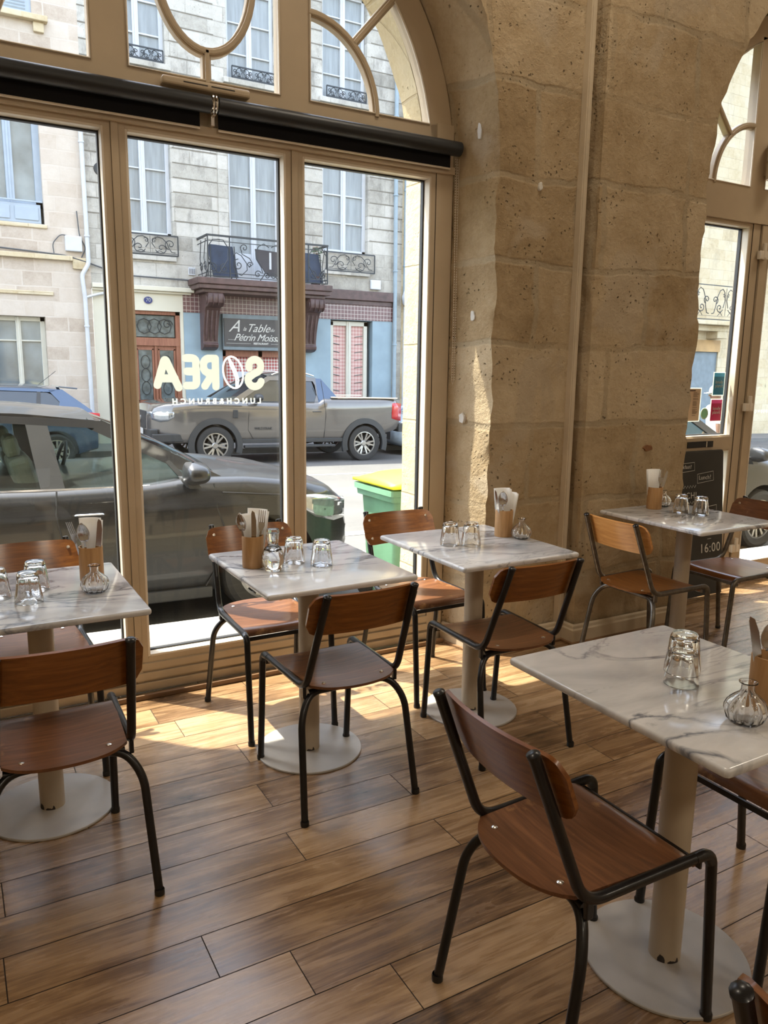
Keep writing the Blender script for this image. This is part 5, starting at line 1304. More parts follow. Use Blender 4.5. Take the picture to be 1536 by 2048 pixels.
g = MB().box((0, 0, 0), (0.30, 0.08, 0.24)).build('junction_box', 'box', bevel=0.02, loc=(10.12, FY-0.04, 3.62)); tag(g, 'white junction box under the right-hand small balcony', 'box')
b = MB(); b.lathe([(0, -0.01), (0.04, -0.03), (0.13, -0.02), (0.14, 0)], 24, axis='Y'); g = b.build('tie_plate', 'iron', loc=(3.34, FY, 5.62)); tag(g, 'round rusty iron tie plate right of the white drainpipe', 'plate')

MB().bx(3.1, 10.9, FY+0.32, FY+0.36, -0.8, 13).build('dark_backing', 'door_glass', BR)  # added dark sheet closing the openings, stands for unlit rooms
# --- pale building on the left
BLD = empty('building'); tag(BLD, 'pale smooth limestone house at the left, with blue-grey casement windows', 'building')
b = MB(); wall_with_holes(b, -10, 3.03, -0.75, 13.2, [(0.95, 2.16, 4.37, 6.95), (0.98, 2.05, 0.86, 2.47), (-3.0, -1.8, 4.37, 6.95), (-3.0, -1.9, 0.86, 2.47), (1.15, 2.16, 8.40, 10.6)]); b.build('wall', 'fac_l', BLD)
casement(BLD, 0.95, 2.16, 4.72, 6.95, (), 'gframe', 'wpane', st=0.13, center=0.15)
b = MB(); b.bx(0.97, 2.10, FY+0.05, FY+0.12, 4.38, 4.76); b.bx(1.0, 1.5, FY+0.03, FY+0.05, 4.44, 4.70); b.bx(1.6, 2.05, FY+0.03, FY+0.05, 4.44, 4.70); b.bx(0.95, 2.14, FY+0.02, FY+0.05, 4.80, 4.83); b.build('guard_panel', 'gframe', BLD, bevel=0.005)
casement(BLD, 0.98, 2.05, 0.86, 2.47, (1.96,), 'cframe', 'wpane', st=0.10, center=0.10)
b = MB()
for z in (2.22, 2.02, 1.80, 1.58, 1.36, 1.14): b.bx(1.08, 1.95, FY+0.235, FY+0.25, z-0.012, z+0.012)
for x in (1.44, 1.86): b.bx(x-0.012, x+0.012, FY+0.235, FY+0.25, 0.95, 2.38)
casement(BLD, -3.0, -1.8, 4.37, 6.95, (), 'gframe', 'wpane'); casement(BLD, -3.0, -1.9, 0.86, 2.47, (1.96,), 'cframe', 'wpane')
b = MB(); b.bx(1.15, 2.16, FY+0.04, FY+0.08, 8.40, 10.6)
for k in range(36): b.box((1.65, FY+0.035, 8.5+k*0.06), (0.8, 0.02, 0.028), rot=Matrix.Rotation(0.5, 3, 'X'))
b.build('shutter', 'gframe', BLD)
b = MB(); b.bx(-10, 2.66, FY-0.10, FY, 3.66, 3.76); b.bx(2.66, 3.0, FY-0.06, FY, 3.50, 3.74); b.bx(1.0, 2.44, FY-0.16, FY, 8.27, 8.38); b.bx(0.9, 2.24, FY-0.04, FY, 2.92, 3.0); b.bx(2.17, 2.37, FY-0.08, FY, 8.08, 8.27)
b.bx(0.9, 2.2, FY-0.03, FY, 4.28, 4.36)
b.build('stone_ledge', 'fac_b', BLD, bevel=0.012)
MB().bx(-9.9, 2.9, FY+0.32, FY+0.36, -0.8, 13).build('dark_backing', 'door_glass', BLD)  # dark sheet in place of the unlit rooms
# --- buff building to the right
BB = empty('building'); tag(BB, 'buff limestone building seen through the second window, with ornate balcony', 'building')
hol = [(20.3, 21.9, 3.35, 6.9), (24.4, 25.6, 7.6, 10.4), (20.3, 21.9, 7.9, 10.8), (12.4, 13.6, 3.9, 6.8), (16.0, 17.2, 3.9, 6.8), (18.9, 24.0, -1.2, 2.45), (11.5, 12.9, -0.9, 2.3), (13.9, 16.5, -0.9, 2.3)]
b = MB(); wall_with_holes(b, 10.93, 40, -1.6, 13.2, hol); b.build('wall', 'fac_b', BB)
casement(BB, 20.3, 21.9, 3.35, 6.9, (4.3, 5.2, 6.1)); casement(BB, 20.3, 21.9, 7.9, 10.8, (8.8, 9.7)); casement(BB, 24.4, 25.6, 7.6, 10.4, (8.5, 9.4)); casement(BB, 12.4, 13.6, 3.9, 6.8, (4.8, 5.7)); casement(BB, 16.0, 17.2, 3.9, 6.8, (4.8, 5.7))
b = MB(); b.bx(19.3, 24.3, FY-0.75, FY, 3.05, 3.18); b.bx(19.5, 24.1, FY-0.45, FY, 2.86, 3.05); b.bx(23.3, 23.8, FY-0.45, FY, 2.62, 2.86); b.bx(22.45, 22.60, FY-0.04, FY, 3.2, 6.9)
b.build('stone_balcony', 'fac_b', BB, bevel=0.02)
window_rail(BB, 19.5, 24.0, 3.22, 4.32, y=FY-0.70, name='balcony_railing', n=3, thin=0.016); window_rail(BB, 20.2, 22.0, 7.92, 8.6, y=FY-0.05, n=1, thin=0.014)
MB().bx(18.9, 24.0, FY-0.06, FY+0.02, 2.18, 2.58).build('shop_fascia', 'ochre', BB)
b = MB(); b.bx(18.9, 24.0, FY+0.05, FY+0.12, -1.2, 2.2)
sf = b.build('shopfront', 'slate', BB)
b = MB(); b.bx(11.5, 12.9, FY+0.1, FY+0.14, -0.9, 2.3); b.bx(13.9, 16.5, FY+0.1, FY+0.14, -0.9, 2.3); b.build('dark_door', 'door_glass', BB)
pipe([(25.3, FY-0.1, 9.0), (25.35, FY-0.1, 1.9)], 0.06, 'wpipe', 'white downpipe on the buff building seen through the door', grp=None)
pipe([(24.6, FY-0.1, 3.3), (25.0, FY-0.1, 3.5), (25.4, FY-0.1, 3.2), (25.5, FY-0.1, 2.2)], 0.02, 'cable', 'tangled cables beside the white downpipe on the buff building', 'cable')

MB().bx(11.0, 39.9, FY+0.32, FY+0.36, -1.6, 13).build('dark_backing', 'door_glass', BB)  # dark sheet painting the unlit interior behind the openings
# ---------------------------------------------------------------- vehicles
def interp(pts, x):
    pts = sorted(pts)
    if x <= pts[0][0]: return pts[0][1]
    for i in range(len(pts)-1):
        if pts[i][0] <= x <= pts[i+1][0]:
            t = (x-pts[i][0])/((pts[i+1][0]-pts[i][0]) or 1); t = t*t*(3-2*t)*0.35 + t*0.65
            return pts[i][1]*(1-t)+pts[i+1][1]*t
    return pts[-1][1]
def vehicle(name, lab, paint, S, detail=1):
    """local frame: nose at x=0, tail at x=-L, wheels on z=0, y lateral"""
    L, HW = S['L'], S['hw']; root = empty(name); tag(root, lab, S.get('cat', 'car'))
    top, bot = S['top'], S['bot']
    def width(x):
        f = -x; r_ = L+x
        w_ = HW
        w_ -= S.get('nt', 0.22)*max(0, 1-f/0.75)**2.2; w_ -= 0.14*max(0, 1-r_/0.6)**2.2
        return w_
    N = 90 if detail else 50; P = []
    for i in range(N+1):
        x = -L*i/N; zt = interp(top, x); zb = interp(bot, x); w_ = width(x); sh = S.get('sh', 0.05)
        crown = S.get('crown', 0.035); row = []
        half = [(0.0, zb), (w_*0.86, zb), (w_*0.955, zb+0.03), (w_*0.985, zb+0.10), (w_*1.0, zb+(zt-zb)*0.34), (w_*0.992, zb+(zt-zb)*0.58), (w_*1.0, zb+(zt-zb)*0.74), (w_*0.99, zt-0.10), (w_*0.965, zt-0.045), (w_*0.925, zt-0.012), (w_*0.86, zt+0.002), (w_*0.55, zt+crown*0.7), (0.0, zt+crown)]
        for (yy, zz) in half: row.append(V(x, yy, zz))
        for (yy, zz) in reversed(half[1:-1]): row.append(V(x, -yy, zz))
        P.append(row)
    # rounded nose and tail
    for k, (i0, sg) in enumerate(((0, 1), (N, -1))):
        base = P[i0]; cz = sum(p.z for p in base)/len(base); ext = []
        for t, dx in ((0.93, 0.030), (0.80, 0.050)):
            ext.append([V(p.x+sg*dx, p.y*t, cz+(p.z-cz)*t) for p in base])
        if k == 0: P = [ext[1], ext[0]] + P
        else: P = P + ext
    b = MB(); b.grid(P, True); n = len(P[0]); b.add(P[0], [tuple(range(n))]); b.add(P[-1], [tuple(range(n))])
    body = b.build('body', paint, root, smooth=38)
    cutter = MB()
    for wx in S['wheels']:
        for s in (-1, 1): cutter.tube([(wx, s*(HW-0.30), S['r']), (wx, s*(HW+0.2), S['r'])], S['r']+S.get('gap', 0.055), 40)
    co = cutter.build('cut'); bo = body.modifiers.new('arch', 'BOOLEAN'); bo.operation = 'DIFFERENCE'; bo.object = co; bo.solver = 'EXACT'
    bpy.context.view_layer.update(); dg = bpy.context.evaluated_depsgraph_get()
    me = bpy.data.meshes.new_from_object(body.evaluated_get(dg)); body.modifiers.clear(); old = body.data; body.data = me; bpy.data.meshes.remove(old); me.name = 'body'
    bpy.data.objects.remove(co)
    me.set_sharp_from_angle(angle=math.radians(38))
    # cabin
    ab, at, ct, cb = S['ab'], S['at'], S['ct'], S['cb']      # (x, z) windscreen foot, head, rear head, rear foot
    belt = S['belt']; tum = S.get('tum', 0.50); yb = HW-0.045
    ys = lambda z, x=0: yb - max(0, z-belt)*tum - (0.05 if x > ab[0]-0.1 else 0)
    roofm = S.get('roofpts', [at, ct]); P = []
    for i in range(25):
        x = at[0]+(ct[0]-at[0])*i/24; z = interp(roofm, x); w_ = ys(z)+0.005
        row = [V(x, w_, z-0.035)]
        for q in range(13):
            u = 1-2*q/12; row.append(V(x, u*w_*0.985, z+0.050*(1-abs(u)**2.4)-0.006))
        row.append(V(x, -w_, z-0.035)); P.append(row)
    b = MB(); b.grid(P); b.build('roof', S.get('roof', paint), root, smooth=40)
    def screen(f, h, nm, wf, wh):
        P = []
        for i in range(7):
            t = i/6; x = f[0]*(1-t)+h[0]*t; z = f[1]*(1-t)+h[1]*t + 0.02*math.sin(PI*t); w_ = wf*(1-t)+wh*t
            P.append([V(x-(0.13*(1-t)+0.05*t)*(abs(-1+2*j/10)**2)*(1 if f[0] > h[0] else -1), w_*(-1+2*j/10), z+0.035*t*(1-abs(-1+2*j/10)**2.4)) for j in range(11)])
        bb = MB(); bb.grid(P); return bb.build(nm, S['glass'], root, smooth=60)
    screen(ab, at, 'windscreen', ys(ab[1])-0.05, ys(at[1])); screen(cb, ct, 'rear_window', ys(cb[1])-0.04, ys(ct[1]))
    for s in (-1, 1):
        pane = S['side']
        fn = lambda x, z, s=s: V(x, s*(ys(z)-0.012), z)
        # subdivide the side glass so it follows the tumblehome
        bb = MB(); bb.add([fn(x, z) for x, z in pane], [tuple(range(len(pane)))]); bb.build('side_window', S['glass'], root)
        for poly, m in S['pillars']:
            bb = MB(); bb.prism(poly, lambda x, z, s=s: V(x, s*(ys(z)+0.004), z), (0, -s*0.03, 0)); bb.build('pillar', m or paint, root, smooth=20)
        trim = [V(x, s*(ys(z)+0.006), z) for x, z in S.get('trimline', [])]
        if trim: bb = MB(); bb.tube(trim, 0.013, 6); bb.build('window_trim', S.get('trimm', 'chrome'), root, smooth=50)
        for ln in S.get('seams', []):
            bb = MB(); bb.tube([V(x, s*(width(x)*0.997 - (0 if z < interp(top, x)-0.07 else 0.03) + 0.0), z) for x, z in ln], 0.0055, 5); bb.build('door_seam', 'gasket', root)
        for (hx, hz) in S.get('handles', []):
            bb = MB(); q = [V(hx-0.09, s*(width(hx)-0.002), hz), V(hx-0.075, s*(width(hx)+0.028), hz+0.004), V(hx+0.075, s*(width(hx)+0.028), hz+0.004), V(hx+0.09, s*(width(hx)-0.002), hz)]
            bb.tube(fillet(q, 0.02, 4), [0.013]*len(fillet(q, 0.02, 4)), 8, flat=0.7); bb.build('door_handle', S.get('handm', paint), root, smooth=50)
        mx, mz = S['mirror']; ms_ = S.get('ms', 1.0)
        P = []; sp_ = lambda c: math.copysign(abs(c)**0.72, c)
        for i in range(11):
            t = -1+2*i/10; rr = max(0.004, 1-abs(t)**2.6)**0.42
            P.append([V(mx+0.02+0.10*rr*sp_(math.cos(a))*(1.1 if math.cos(a) > 0 else 0.55), s*(width(mx)+0.125+0.115*rr*sp_(math.sin(a))), mz+0.005+0.076*t-0.018*t*math.sin(a)*rr) for a in [2*PI*k/18 for k in range(18)]])
        bb = MB(); bb.grid(P, True); bb.build('mirror', S.get('mirm', paint), root, smooth=60)
        bb = MB(); bb.prism([(mx+0.02, mz-0.10), (mx+0.10, mz-0.10), (mx+0.04, mz-0.03), (mx-0.03, mz-0.03)], lambda x, z, s=s: V(x, s*(width(mx)-0.05), z), (0, s*0.12, 0)); bb.build('mirror_arm', 'car_plastic', root)
        # lamps
        for nm, pts, m in (('headlamp', S['head'], 'lamp_glass'), ('tail_lamp', S['tail'], 'tail_red')):
            P = []
            for (x, z0, z1) in pts:
                w_ = width(max(min(x, 0), -L)); P.append([V(x, s*(w_+0.006-0.0*j)*(1 if j < 4 else 0.985), z0+(z1-z0)*j/4) for j in range(5)])
            bb = MB(); bb.grid(P)
            if nm == 'headlamp':       # wrap over the nose
                x, z0, z1 = pts[0]; w_ = width(x)
                bb.grid([[V(x, s*(w_+0.006), z0+(z1-z0)*j/4) for j in range(5)], [V(0.035, s*(w_-0.13), z0+(z1-z0)*j/4) for j in range(5)], [V(0.055, s*(w_-0.30), z0+0.02+(z1-z0-0.04)*j/4) for j in range(5)]])
            o_ = bb.build(nm, m, root, smooth=50); so_ = o_.modifiers.new('thick', 'SOLIDIFY'); so_.thickness = 0.02
        if S.get('flare'):
            for wx in S['wheels']:
                ro, ri = S['r']+0.16, S['r']+0.045; P = []
                for i in range(25):
                    a = math.radians(-18+216*i/24); ca, sa = math.cos(a), math.sin(a)
                    P.append([V(wx+ri*ca, s*(HW+0.028), S['r']+ri*sa), V(wx+ro*ca, s*(HW+0.020), S['r']+ro*sa), V(wx+ro*ca, s*(HW-0.04), S['r']+ro*sa), V(wx+ri*ca, s*(HW-0.10), S['r']+ri*sa)])
                bb = MB(); bb.grid(P, True); bb.build('wheel_arch_flare', 'car_plastic', root, smooth=40)
        # wheels
        for wx in S['wheels']:
            wy = s*(HW-0.115); R1 = S['r']; wh = empty('wheel', (wx, wy, R1)); wh.parent = root
            prof = [(R1*0.66, -0.10), (R1*0.86, -0.118), (R1*0.96, -0.105), (R1, -0.07), (R1, 0.07), (R1*0.96, 0.105), (R1*0.86, 0.118), (R1*0.66, 0.10), (R1*0.64, 0.0), (R1*0.66, -0.10)]
            MB().lathe(prof, 40, axis='Y').build('tyre', 'tyre', wh, smooth=35)
            bb = MB(); bb.lathe([(R1*0.655, -s*0.095+s*0.19*t) for t in (0, 0.3, 0.6, 1)], 40, axis='Y'); bb.lathe([(R1*0.66, s*0.100), (R1*0.61, s*0.102), (R1*0.60, s*0.07)], 40, axis='Y')
            nsp = S.get('spokes', 6)
            for k in range(nsp):
                for dd in (-0.16, 0.16):
                    a = 2*PI*k/nsp; ri_, ro_ = R1*0.16, R1*0.62; a2 = a+dd*1.2
                    p0 = V(ri_*math.cos(a+dd*0.6), s*0.072, ri_*math.sin(a+dd*0.6)); p1 = V(ro_*math.cos(a2), s*0.092, ro_*math.sin(a2)); t = (p1-p0).normalized(); nn = V(-t.z, 0, t.x)*R1*0.045
                    bb.add([p0+nn, p0-nn, p1-nn, p1+nn, p0+nn-V(0, s*0.03, 0), p0-nn-V(0, s*0.03, 0), p1-nn-V(0, s*0.03, 0), p1+nn-V(0, s*0.03, 0)], [(0, 1, 2, 3), (0, 4, 5, 1), (1, 5, 6, 2), (2, 6, 7, 3), (3, 7, 4, 0)])
            bb.lathe([(0.0, s*0.088), (R1*0.13, s*0.086), (R1*0.17, s*0.07)], 20, axis='Y')
            bb.build('rim', 'rim', wh, smooth=35)
            MB().lathe([(0, s*0.01), (R1*0.40, s*0.012), (R1*0.40, s*0.0)], 24, axis='Y').build('brake_disc', 'car_plastic', wh)
    # grille, plates, sills
    g0, g1 = S['grille']; w0 = width(0)
    b = MB(); b.bx(0.035, 0.062, -w0+0.16, w0-0.16, g0, g1); b.build('grille', 'car_plastic', root, bevel=0.012)
    b = MB(); b.bx(0.062, 0.070, -0.26, 0.26, S['pz']-0.055, S['pz']+0.055); b.bx(-L-0.070, -L-0.062, -0.26, 0.26, S['pz2']-0.055, S['pz2']+0.055)
    b.build('number_plate', 'plate', root)
    b = MB()
    for s in (-1, 1): b.bx(S['wheels'][1]+S['r']+0.08, S['wheels'][0]-S['r']-0.08, s*(HW-0.06), s*(HW+0.004), interp(bot, -L/2)-0.02, interp(bot, -L/2)+0.06)
    b.bx(-L+0.3, -0.3, -HW+0.25, HW-0.25, interp(bot, -L/2)-0.03, interp(bot, -L/2)+0.03)
    b.build('underside', 'car_plastic', root, bevel=0.01)
    if S.get('badge'):
        MB().lathe([(0, 0.0), (0.075, 0), (0.075, 0.012), (0, 0.016)], 24, axis='X').build('badge', 'chrome', root, loc=(0.062, 0, (g0+g1)/2), smooth=40)
    if S.get('seats'):
        b = MB()
        for sx, sy in ((-2.25, 0.38), (-2.25, -0.38), (-3.25, 0.38), (-3.25, -0.38), (-3.25, 0)):
            b.box((sx, sy, belt-0.02), (0.14, 0.46, 0.42), rot=Matrix.Rotation(-0.25, 3, 'Y')); b.box((sx-0.08, sy, belt+0.24), (0.09, 0.24, 0.15), rot=Matrix.Rotation(-0.2, 3, 'Y'))
        b.bx(-1.85, -1.45, -0.72, 0.72, belt-0.12, belt-0.03)
        b.build('seats', 'interior', root, bevel=0.04, bseg=3)
        b = MB(); b.tube([V(-1.95+0.05*math.sin(t), 0.38+0.18*math.cos(t), belt+0.02+0.17*math.sin(t)) for t in [2*PI*i/24 for i in range(24)]], 0.014, 8, closed=True); b.build('steering_wheel', 'car_plastic', root, smooth=60)
    return root
SED = dict(L=4.62, hw=0.915, r=0.335, wheels=(-0.74, -3.50), glass=M['carglass'], belt=0.95, tum=0.52, nt=0.30,
    top=[(0, 0.64), (-0.05, 0.79), (-0.20, 0.89), (-0.50, 0.955), (-0.90, 0.995), (-1.25, 1.0), (-1.6, 0.965), (-2.2, 0.955), (-3.3, 0.975), (-4.0, 1.0), (-4.45, 1.0), (-4.58, 0.93), (-4.62, 0.80)],
    bot=[(0, 0.30), (-0.15, 0.21), (-1.3, 0.19), (-3.2, 0.20), (-4.3, 0.26), (-4.62, 0.36)], sh=0.05,
    ab=(-0.92, 0.985), at=(-1.84, 1.375), ct=(-3.75, 1.335), cb=(-4.42, 1.02), roofpts=[(-1.84, 1.375), (-2.3, 1.415), (-2.8, 1.43), (-3.3, 1.405), (-3.75, 1.335)],
    side=[(-1.02, 0.955), (-1.80, 1.325), (-2.4, 1.365), (-3.3, 1.34), (-3.7, 1.29), (-4.15, 1.06), (-4.15, 0.955)],
    pillars=[([(-0.95, 0.945), (-1.12, 0.945), (-1.86, 1.305), (-1.80, 1.372)], None), ([(-2.06, 0.945), (-2.20, 0.945), (-2.255, 1.35), (-2.13, 1.35)], 'car_plastic'), ([(-3.16, 0.945), (-3.22, 0.945), (-3.36, 1.335), (-3.28, 1.34)], 'car_plastic'),
             ([(-3.62, 0.945), (-4.42, 0.96), (-4.38, 1.04), (-3.75, 1.345), (-3.62, 1.335), (-3.72, 1.2)], None), ([(-1.78, 1.315), (-2.4, 1.352), (-3.3, 1.33), (-3.68, 1.28), (-3.7, 1.33), (-3.3, 1.375), (-2.4, 1.395), (-1.80, 1.365)], None), ([(-1.25, 0.945), (-1.30, 0.945), (-1.42, 1.10), (-1.39, 1.11)], 'car_plastic')],
    trimline=[(-1.05, 0.952), (-2.0, 0.948), (-3.0, 0.953), (-3.7, 0.965)],
    seams=[[(-1.13, 0.96), (-1.12, 0.80), (-1.05, 0.62), (-1.08, 0.45), (-1.2, 0.26)], [(-2.12, 0.95), (-2.13, 0.8), (-2.08, 0.55), (-2.08, 0.26)], [(-3.2, 0.95), (-3.22, 0.8), (-3.12, 0.55), (-3.0, 0.26)], [(-0.35, 0.80), (-0.62, 0.86), (-1.08, 0.90)]],
    handles=[(-1.94, 0.80), (-3.0, 0.82)], mirror=(-1.34, 1.045), head=[(-0.02, 0.62, 0.76), (-0.16, 0.62, 0.81), (-0.36, 0.68, 0.845), (-0.50, 0.77, 0.85)], tail=[(-4.66, 0.74, 0.88), (-4.4, 0.76, 0.9), (-4.2, 0.80, 0.88)],
    grille=(0.36, 0.60), pz=0.42, pz2=0.55, spokes=7, seats=1, handm='chrome')
car = vehicle('parked_car', 'anthracite sedan parked right outside the big window', 'car_grey', SED)
def park(o, x, y, face, pitch=0.02):      # x of the nose, face +1 towards +X
    px = x - face*2.3; o.location = (x, y, zs(x, y)); o.rotation_euler = (0, 0, 0 if face > 0 else PI)
    o.rotation_mode = 'XYZ'; o.rotation_euler = (0, math.radians(1.15)*face, 0 if face > 0 else PI)
park(car, 2.66, 5.95, 1)
HAT = dict(SED); HAT.update(L=4.05, wheels=(-0.80, -3.32), glass=M['dkglass'], r=0.32, hw=0.88, seats=None,
    top=[(0, 0.62), (-0.06, 0.78), (-0.3, 0.90), (-0.9, 1.0), (-1.3, 0.98), (-2.4, 0.98), (-3.6, 1.02), (-4.0, 1.0), (-4.05, 0.85)], bot=[(0, 0.3), (-0.2, 0.2), (-3.6, 0.22), (-4.05, 0.34)],
    ab=(-0.85, 0.99), at=(-1.6, 1.40), ct=(-3.45, 1.42), cb=(-3.98, 1.04), roofpts=[(-1.6, 1.40), (-2.2, 1.455), (-2.9, 1.46), (-3.45, 1.42)],
    side=[(-0.98, 0.96), (-1.6, 1.36), (-2.3, 1.40), (-3.2, 1.37), (-3.6, 1.2), (-3.6, 0.96)],
    pillars=[([(-0.9, 0.945), (-1.05, 0.945), (-1.66, 1.34), (-1.6, 1.40)], None), ([(-2.0, 0.945), (-2.12, 0.945), (-2.2, 1.40), (-2.1, 1.40)], 'car_plastic'), ([(-3.0, 0.945), (-3.08, 0.945), (-3.12, 1.38), (-3.06, 1.38)], 'car_plastic'), ([(-3.35, 0.945), (-3.98, 0.96), (-3.95, 1.06), (-3.48, 1.42), (-3.25, 1.40), (-3.42, 1.2)], None), ([(-1.6, 1.34), (-2.3, 1.39), (-3.3, 1.37), (-3.4, 1.42), (-2.3, 1.44), (-1.6, 1.40)], None)],
    trimline=[(-1.0, 0.95), (-3.3, 0.955)], seams=[[(-2.05, 0.94), (-2.05, 0.3)], [(-3.05, 0.94), (-2.9, 0.3)]], mirror=(-1.15, 1.03), handles=[(-1.9, 0.82), (-2.85, 0.84)], tail=[(-4.09, 0.78, 1.0), (-3.9, 0.8, 1.02), (-3.75, 0.86, 0.98)])
H2 = dict(HAT); H2.update(glass=M['carglass'], seats=1)
car2 = vehicle('parked_car', 'dark parked car glimpsed through the second window and door', 'car_grey', H2, 0); park(car2, 8.30, 5.95, 1)
hat = vehicle('hatchback_car', 'slate-blue hatchback with rear spoiler parked across the street at the left', 'car_blue', HAT, 0)
b = MB(); b.prism([(-3.40, 1.455), (-3.44, 1.475), (-3.75, 1.45), (-3.74, 1.425)], lambda x, z: V(x, -0.55, z), (0, 1.1, 0)); b.build('rear_spoiler', 'car_blue', hat, bevel=0.008)
MB().tube([(-3.15, 0, 1.49), (-3.45, 0, 1.74)], 0.005, 6).build('aerial', 'car_plastic', hat)
park(hat, 2.43-4.05, 15.8, -1)
WH = dict(HAT); WH.update(glass=M['dkglass']); wht = vehicle('compact_car', 'pale blue-white small car parked right behind the pickup', 'car_white', WH, 0); park(wht, 9.22, 16.35, -1)
TRK = dict(L=5.40, hw=0.97, r=0.385, wheels=(-1.17, -4.47), glass=M['dkglass'], belt=1.24, tum=0.36, cat='pickup truck', flare=1, gap=0.10, nt=0.34, crown=0.03, badge=1,
    top=[(0, 1.02), (-0.04, 1.13), (-0.25, 1.19), (-0.8, 1.25), (-1.34, 1.27), (-1.8, 1.25), (-2.6, 1.245), (-3.35, 1.25), (-3.45, 1.26), (-3.50, 1.33), (-5.30, 1.345), (-5.36, 1.30), (-5.40, 1.15)],
    bot=[(0, 0.50), (-0.3, 0.42), (-1.7, 0.45), (-3.9, 0.45), (-5.0, 0.58), (-5.40, 0.66)],
    ab=(-1.45, 1.27), at=(-2.36, 1.76), ct=(-3.40, 1.745), cb=(-3.56, 1.30), roofpts=[(-2.36, 1.76), (-2.7, 1.80), (-3.1, 1.795), (-3.40, 1.745)],
    side=[(-1.60, 1.25), (-2.34, 1.71), (-3.3, 1.70), (-3.42, 1.25)],
    pillars=[([(-1.46, 1.235), (-1.66, 1.235), (-2.38, 1.685), (-2.34, 1.76)], None), ([(-2.92, 1.235), (-3.04, 1.235), (-3.04, 1.71), (-2.92, 1.71)], 'car_plastic'), ([(-3.30, 1.235), (-3.58, 1.235), (-3.42, 1.75), (-3.30, 1.74), (-3.37, 1.6), (-3.38, 1.4)], None), ([(-2.3, 1.68), (-3.38, 1.68), (-3.40, 1.76), (-2.33, 1.76)], None), ([(-1.6, 1.22), (-3.5, 1.22), (-3.5, 1.262), (-1.62, 1.262)], 'car_plastic'), ([(-3.40, 1.24), (-3.40, 1.74), (-3.52, 1.74), (-3.86, 1.35), (-3.86, 1.30)], 'car_blue')],
    seams=[[(-1.83, 1.22), (-1.85, 1.05), (-1.83, 0.7), (-1.95, 0.5)], [(-3.42, 1.70), (-3.50, 1.25), (-3.54, 1.0), (-3.50, 0.5)], [(-0.35, 1.16), (-0.9, 1.17), (-1.7, 1.17)]],
    handles=[(-2.85, 1.06), (-3.33, 1.06)], handm='car_plastic', mirm='car_plastic', mirror=(-2.05, 1.335), head=[(-0.02, 0.88, 1.03), (-0.14, 0.84, 1.05), (-0.27, 0.86, 1.05), (-0.38, 0.93, 1.05)], tail=[(-5.44, 0.86, 1.24), (-5.30, 0.88, 1.26), (-5.16, 0.92, 1.25)],
    grille=(0.70, 1.04), pz=0.64, pz2=0.72, spokes=6)
tr = vehicle('pickup_truck', 'warm grey pickup truck parked facing left before the blue restaurant', 'car_taupe', TRK)
b = MB()
for s in (-1, 1): b.tube(fillet([(-2.42, s*0.70, 1.79), (-2.60, s*0.70, 1.86), (-3.1, s*0.70, 1.86), (-3.36, s*0.70, 1.79)], 0.1, 4), 0.016, 8)
b.build('roof_rail', 'chrome', tr, smooth=50)
b = MB()
for s in (-1, 1): b.bx(-5.30, -3.70, s*0.86-0.05, s*0.86+0.05, 1.345, 1.372)
b.build('bed_rail', 'frame_lip', tr, bevel=0.008)
b = MB()
for s in (-1, 1): b.bx(-3.75, -1.75, s*0.96-0.06, s*0.96+0.06, 0.33, 0.385); b.bx(-0.55, 0.04, s*0.88-0.05, s*0.88+0.05, 0.47, 0.62)
b.bx(-5.52, -5.38, -0.85, 0.85, 0.62, 0.80); b.bx(-0.1, 0.05, -0.78, 0.78, 0.44, 0.70); b.build('side_step', 'car_plastic', tr, bevel=0.015)
b = MB(); b.bx(-1.62, -1.52, -0.985, 0.985, 0.93, 1.09); b.build('fender_vent', 'car_plastic', tr, bevel=0.01)
put_text('WILDTRAK', 0.075, 'car_plastic', tr, (-2.15, 0.982, 0.72), name='door_lettering', rz=PI, extrude=0.002)
park(tr, 3.40, 15.75, -1)

# wheeled bin
g = empty('wheeled_bin', (3.04, 4.98, zs(2.8, 5))); g.rotation_euler = (0, math.radians(1.1), 0.02); tag(g, 'green wheeled bin with bright yellow lid on the street kerb', 'bin')
b = MB(); rings = []
for z, hw, hd in ((0.06, 0.255, 0.20), (0.5, 0.275, 0.225), (0.80, 0.295, 0.245), (0.80, 0.325, 0.27), (0.84, 0.330, 0.275), (0.845, 0.345, 0.29), (0.885, 0.345, 0.29), (0.885, 0.30, 0.25)):
    rr_ = []
    for sx, sy, a0 in ((1, 1, 0), (-1, 1, 90), (-1, -1, 180), (1, -1, 270)):
        for k in range(4): a = math.radians(a0+30*k); rr_.append(V(sx*(hw-0.03)+0.03*math.cos(a), sy*(hd-0.03)+0.03*math.sin(a), z))
    rings.append(rr_)
b.grid(rings, True); b.add(rings[0], [tuple(range(16))]); b.add(rings[-1], [tuple(range(16))])
for x in (-0.15, 0.0, 0.15): b.bx(x-0.01, x+0.01, -0.262, -0.215, 0.55, 0.80)
b.build('body', 'bin_green', g, smooth=30)
b = MB(); P = []
for i in range(13):
    u = -1+2*i/12; P.append([V(u*0.345, v*0.30-0.005, 0.90+0.075*(1-abs(u)**3)*(1-abs(v)**3)) for v in [-1+2*j/10 for j in range(11)]])
b.grid(P); o_ = b.build('lid', 'bin_yellow', g, smooth=50); o_.modifiers.new('t', 'SOLIDIFY').thickness = -0.022
for s in (-1, 1): MB().lathe([(0, -0.03), (0.10, -0.03), (0.11, -0.01), (0.11, 0.01), (0.10, 0.03), (0, 0.03)], 24, axis='X').build('wheel', 'tyre', g, loc=(s*0.27, 0.20, 0.11), smooth=40)
MB().tube([(-0.2, 0.33, 0.87), (0.2, 0.33, 0.87)], 0.016, 10).build('handle', 'bin_green', g, smooth=50)
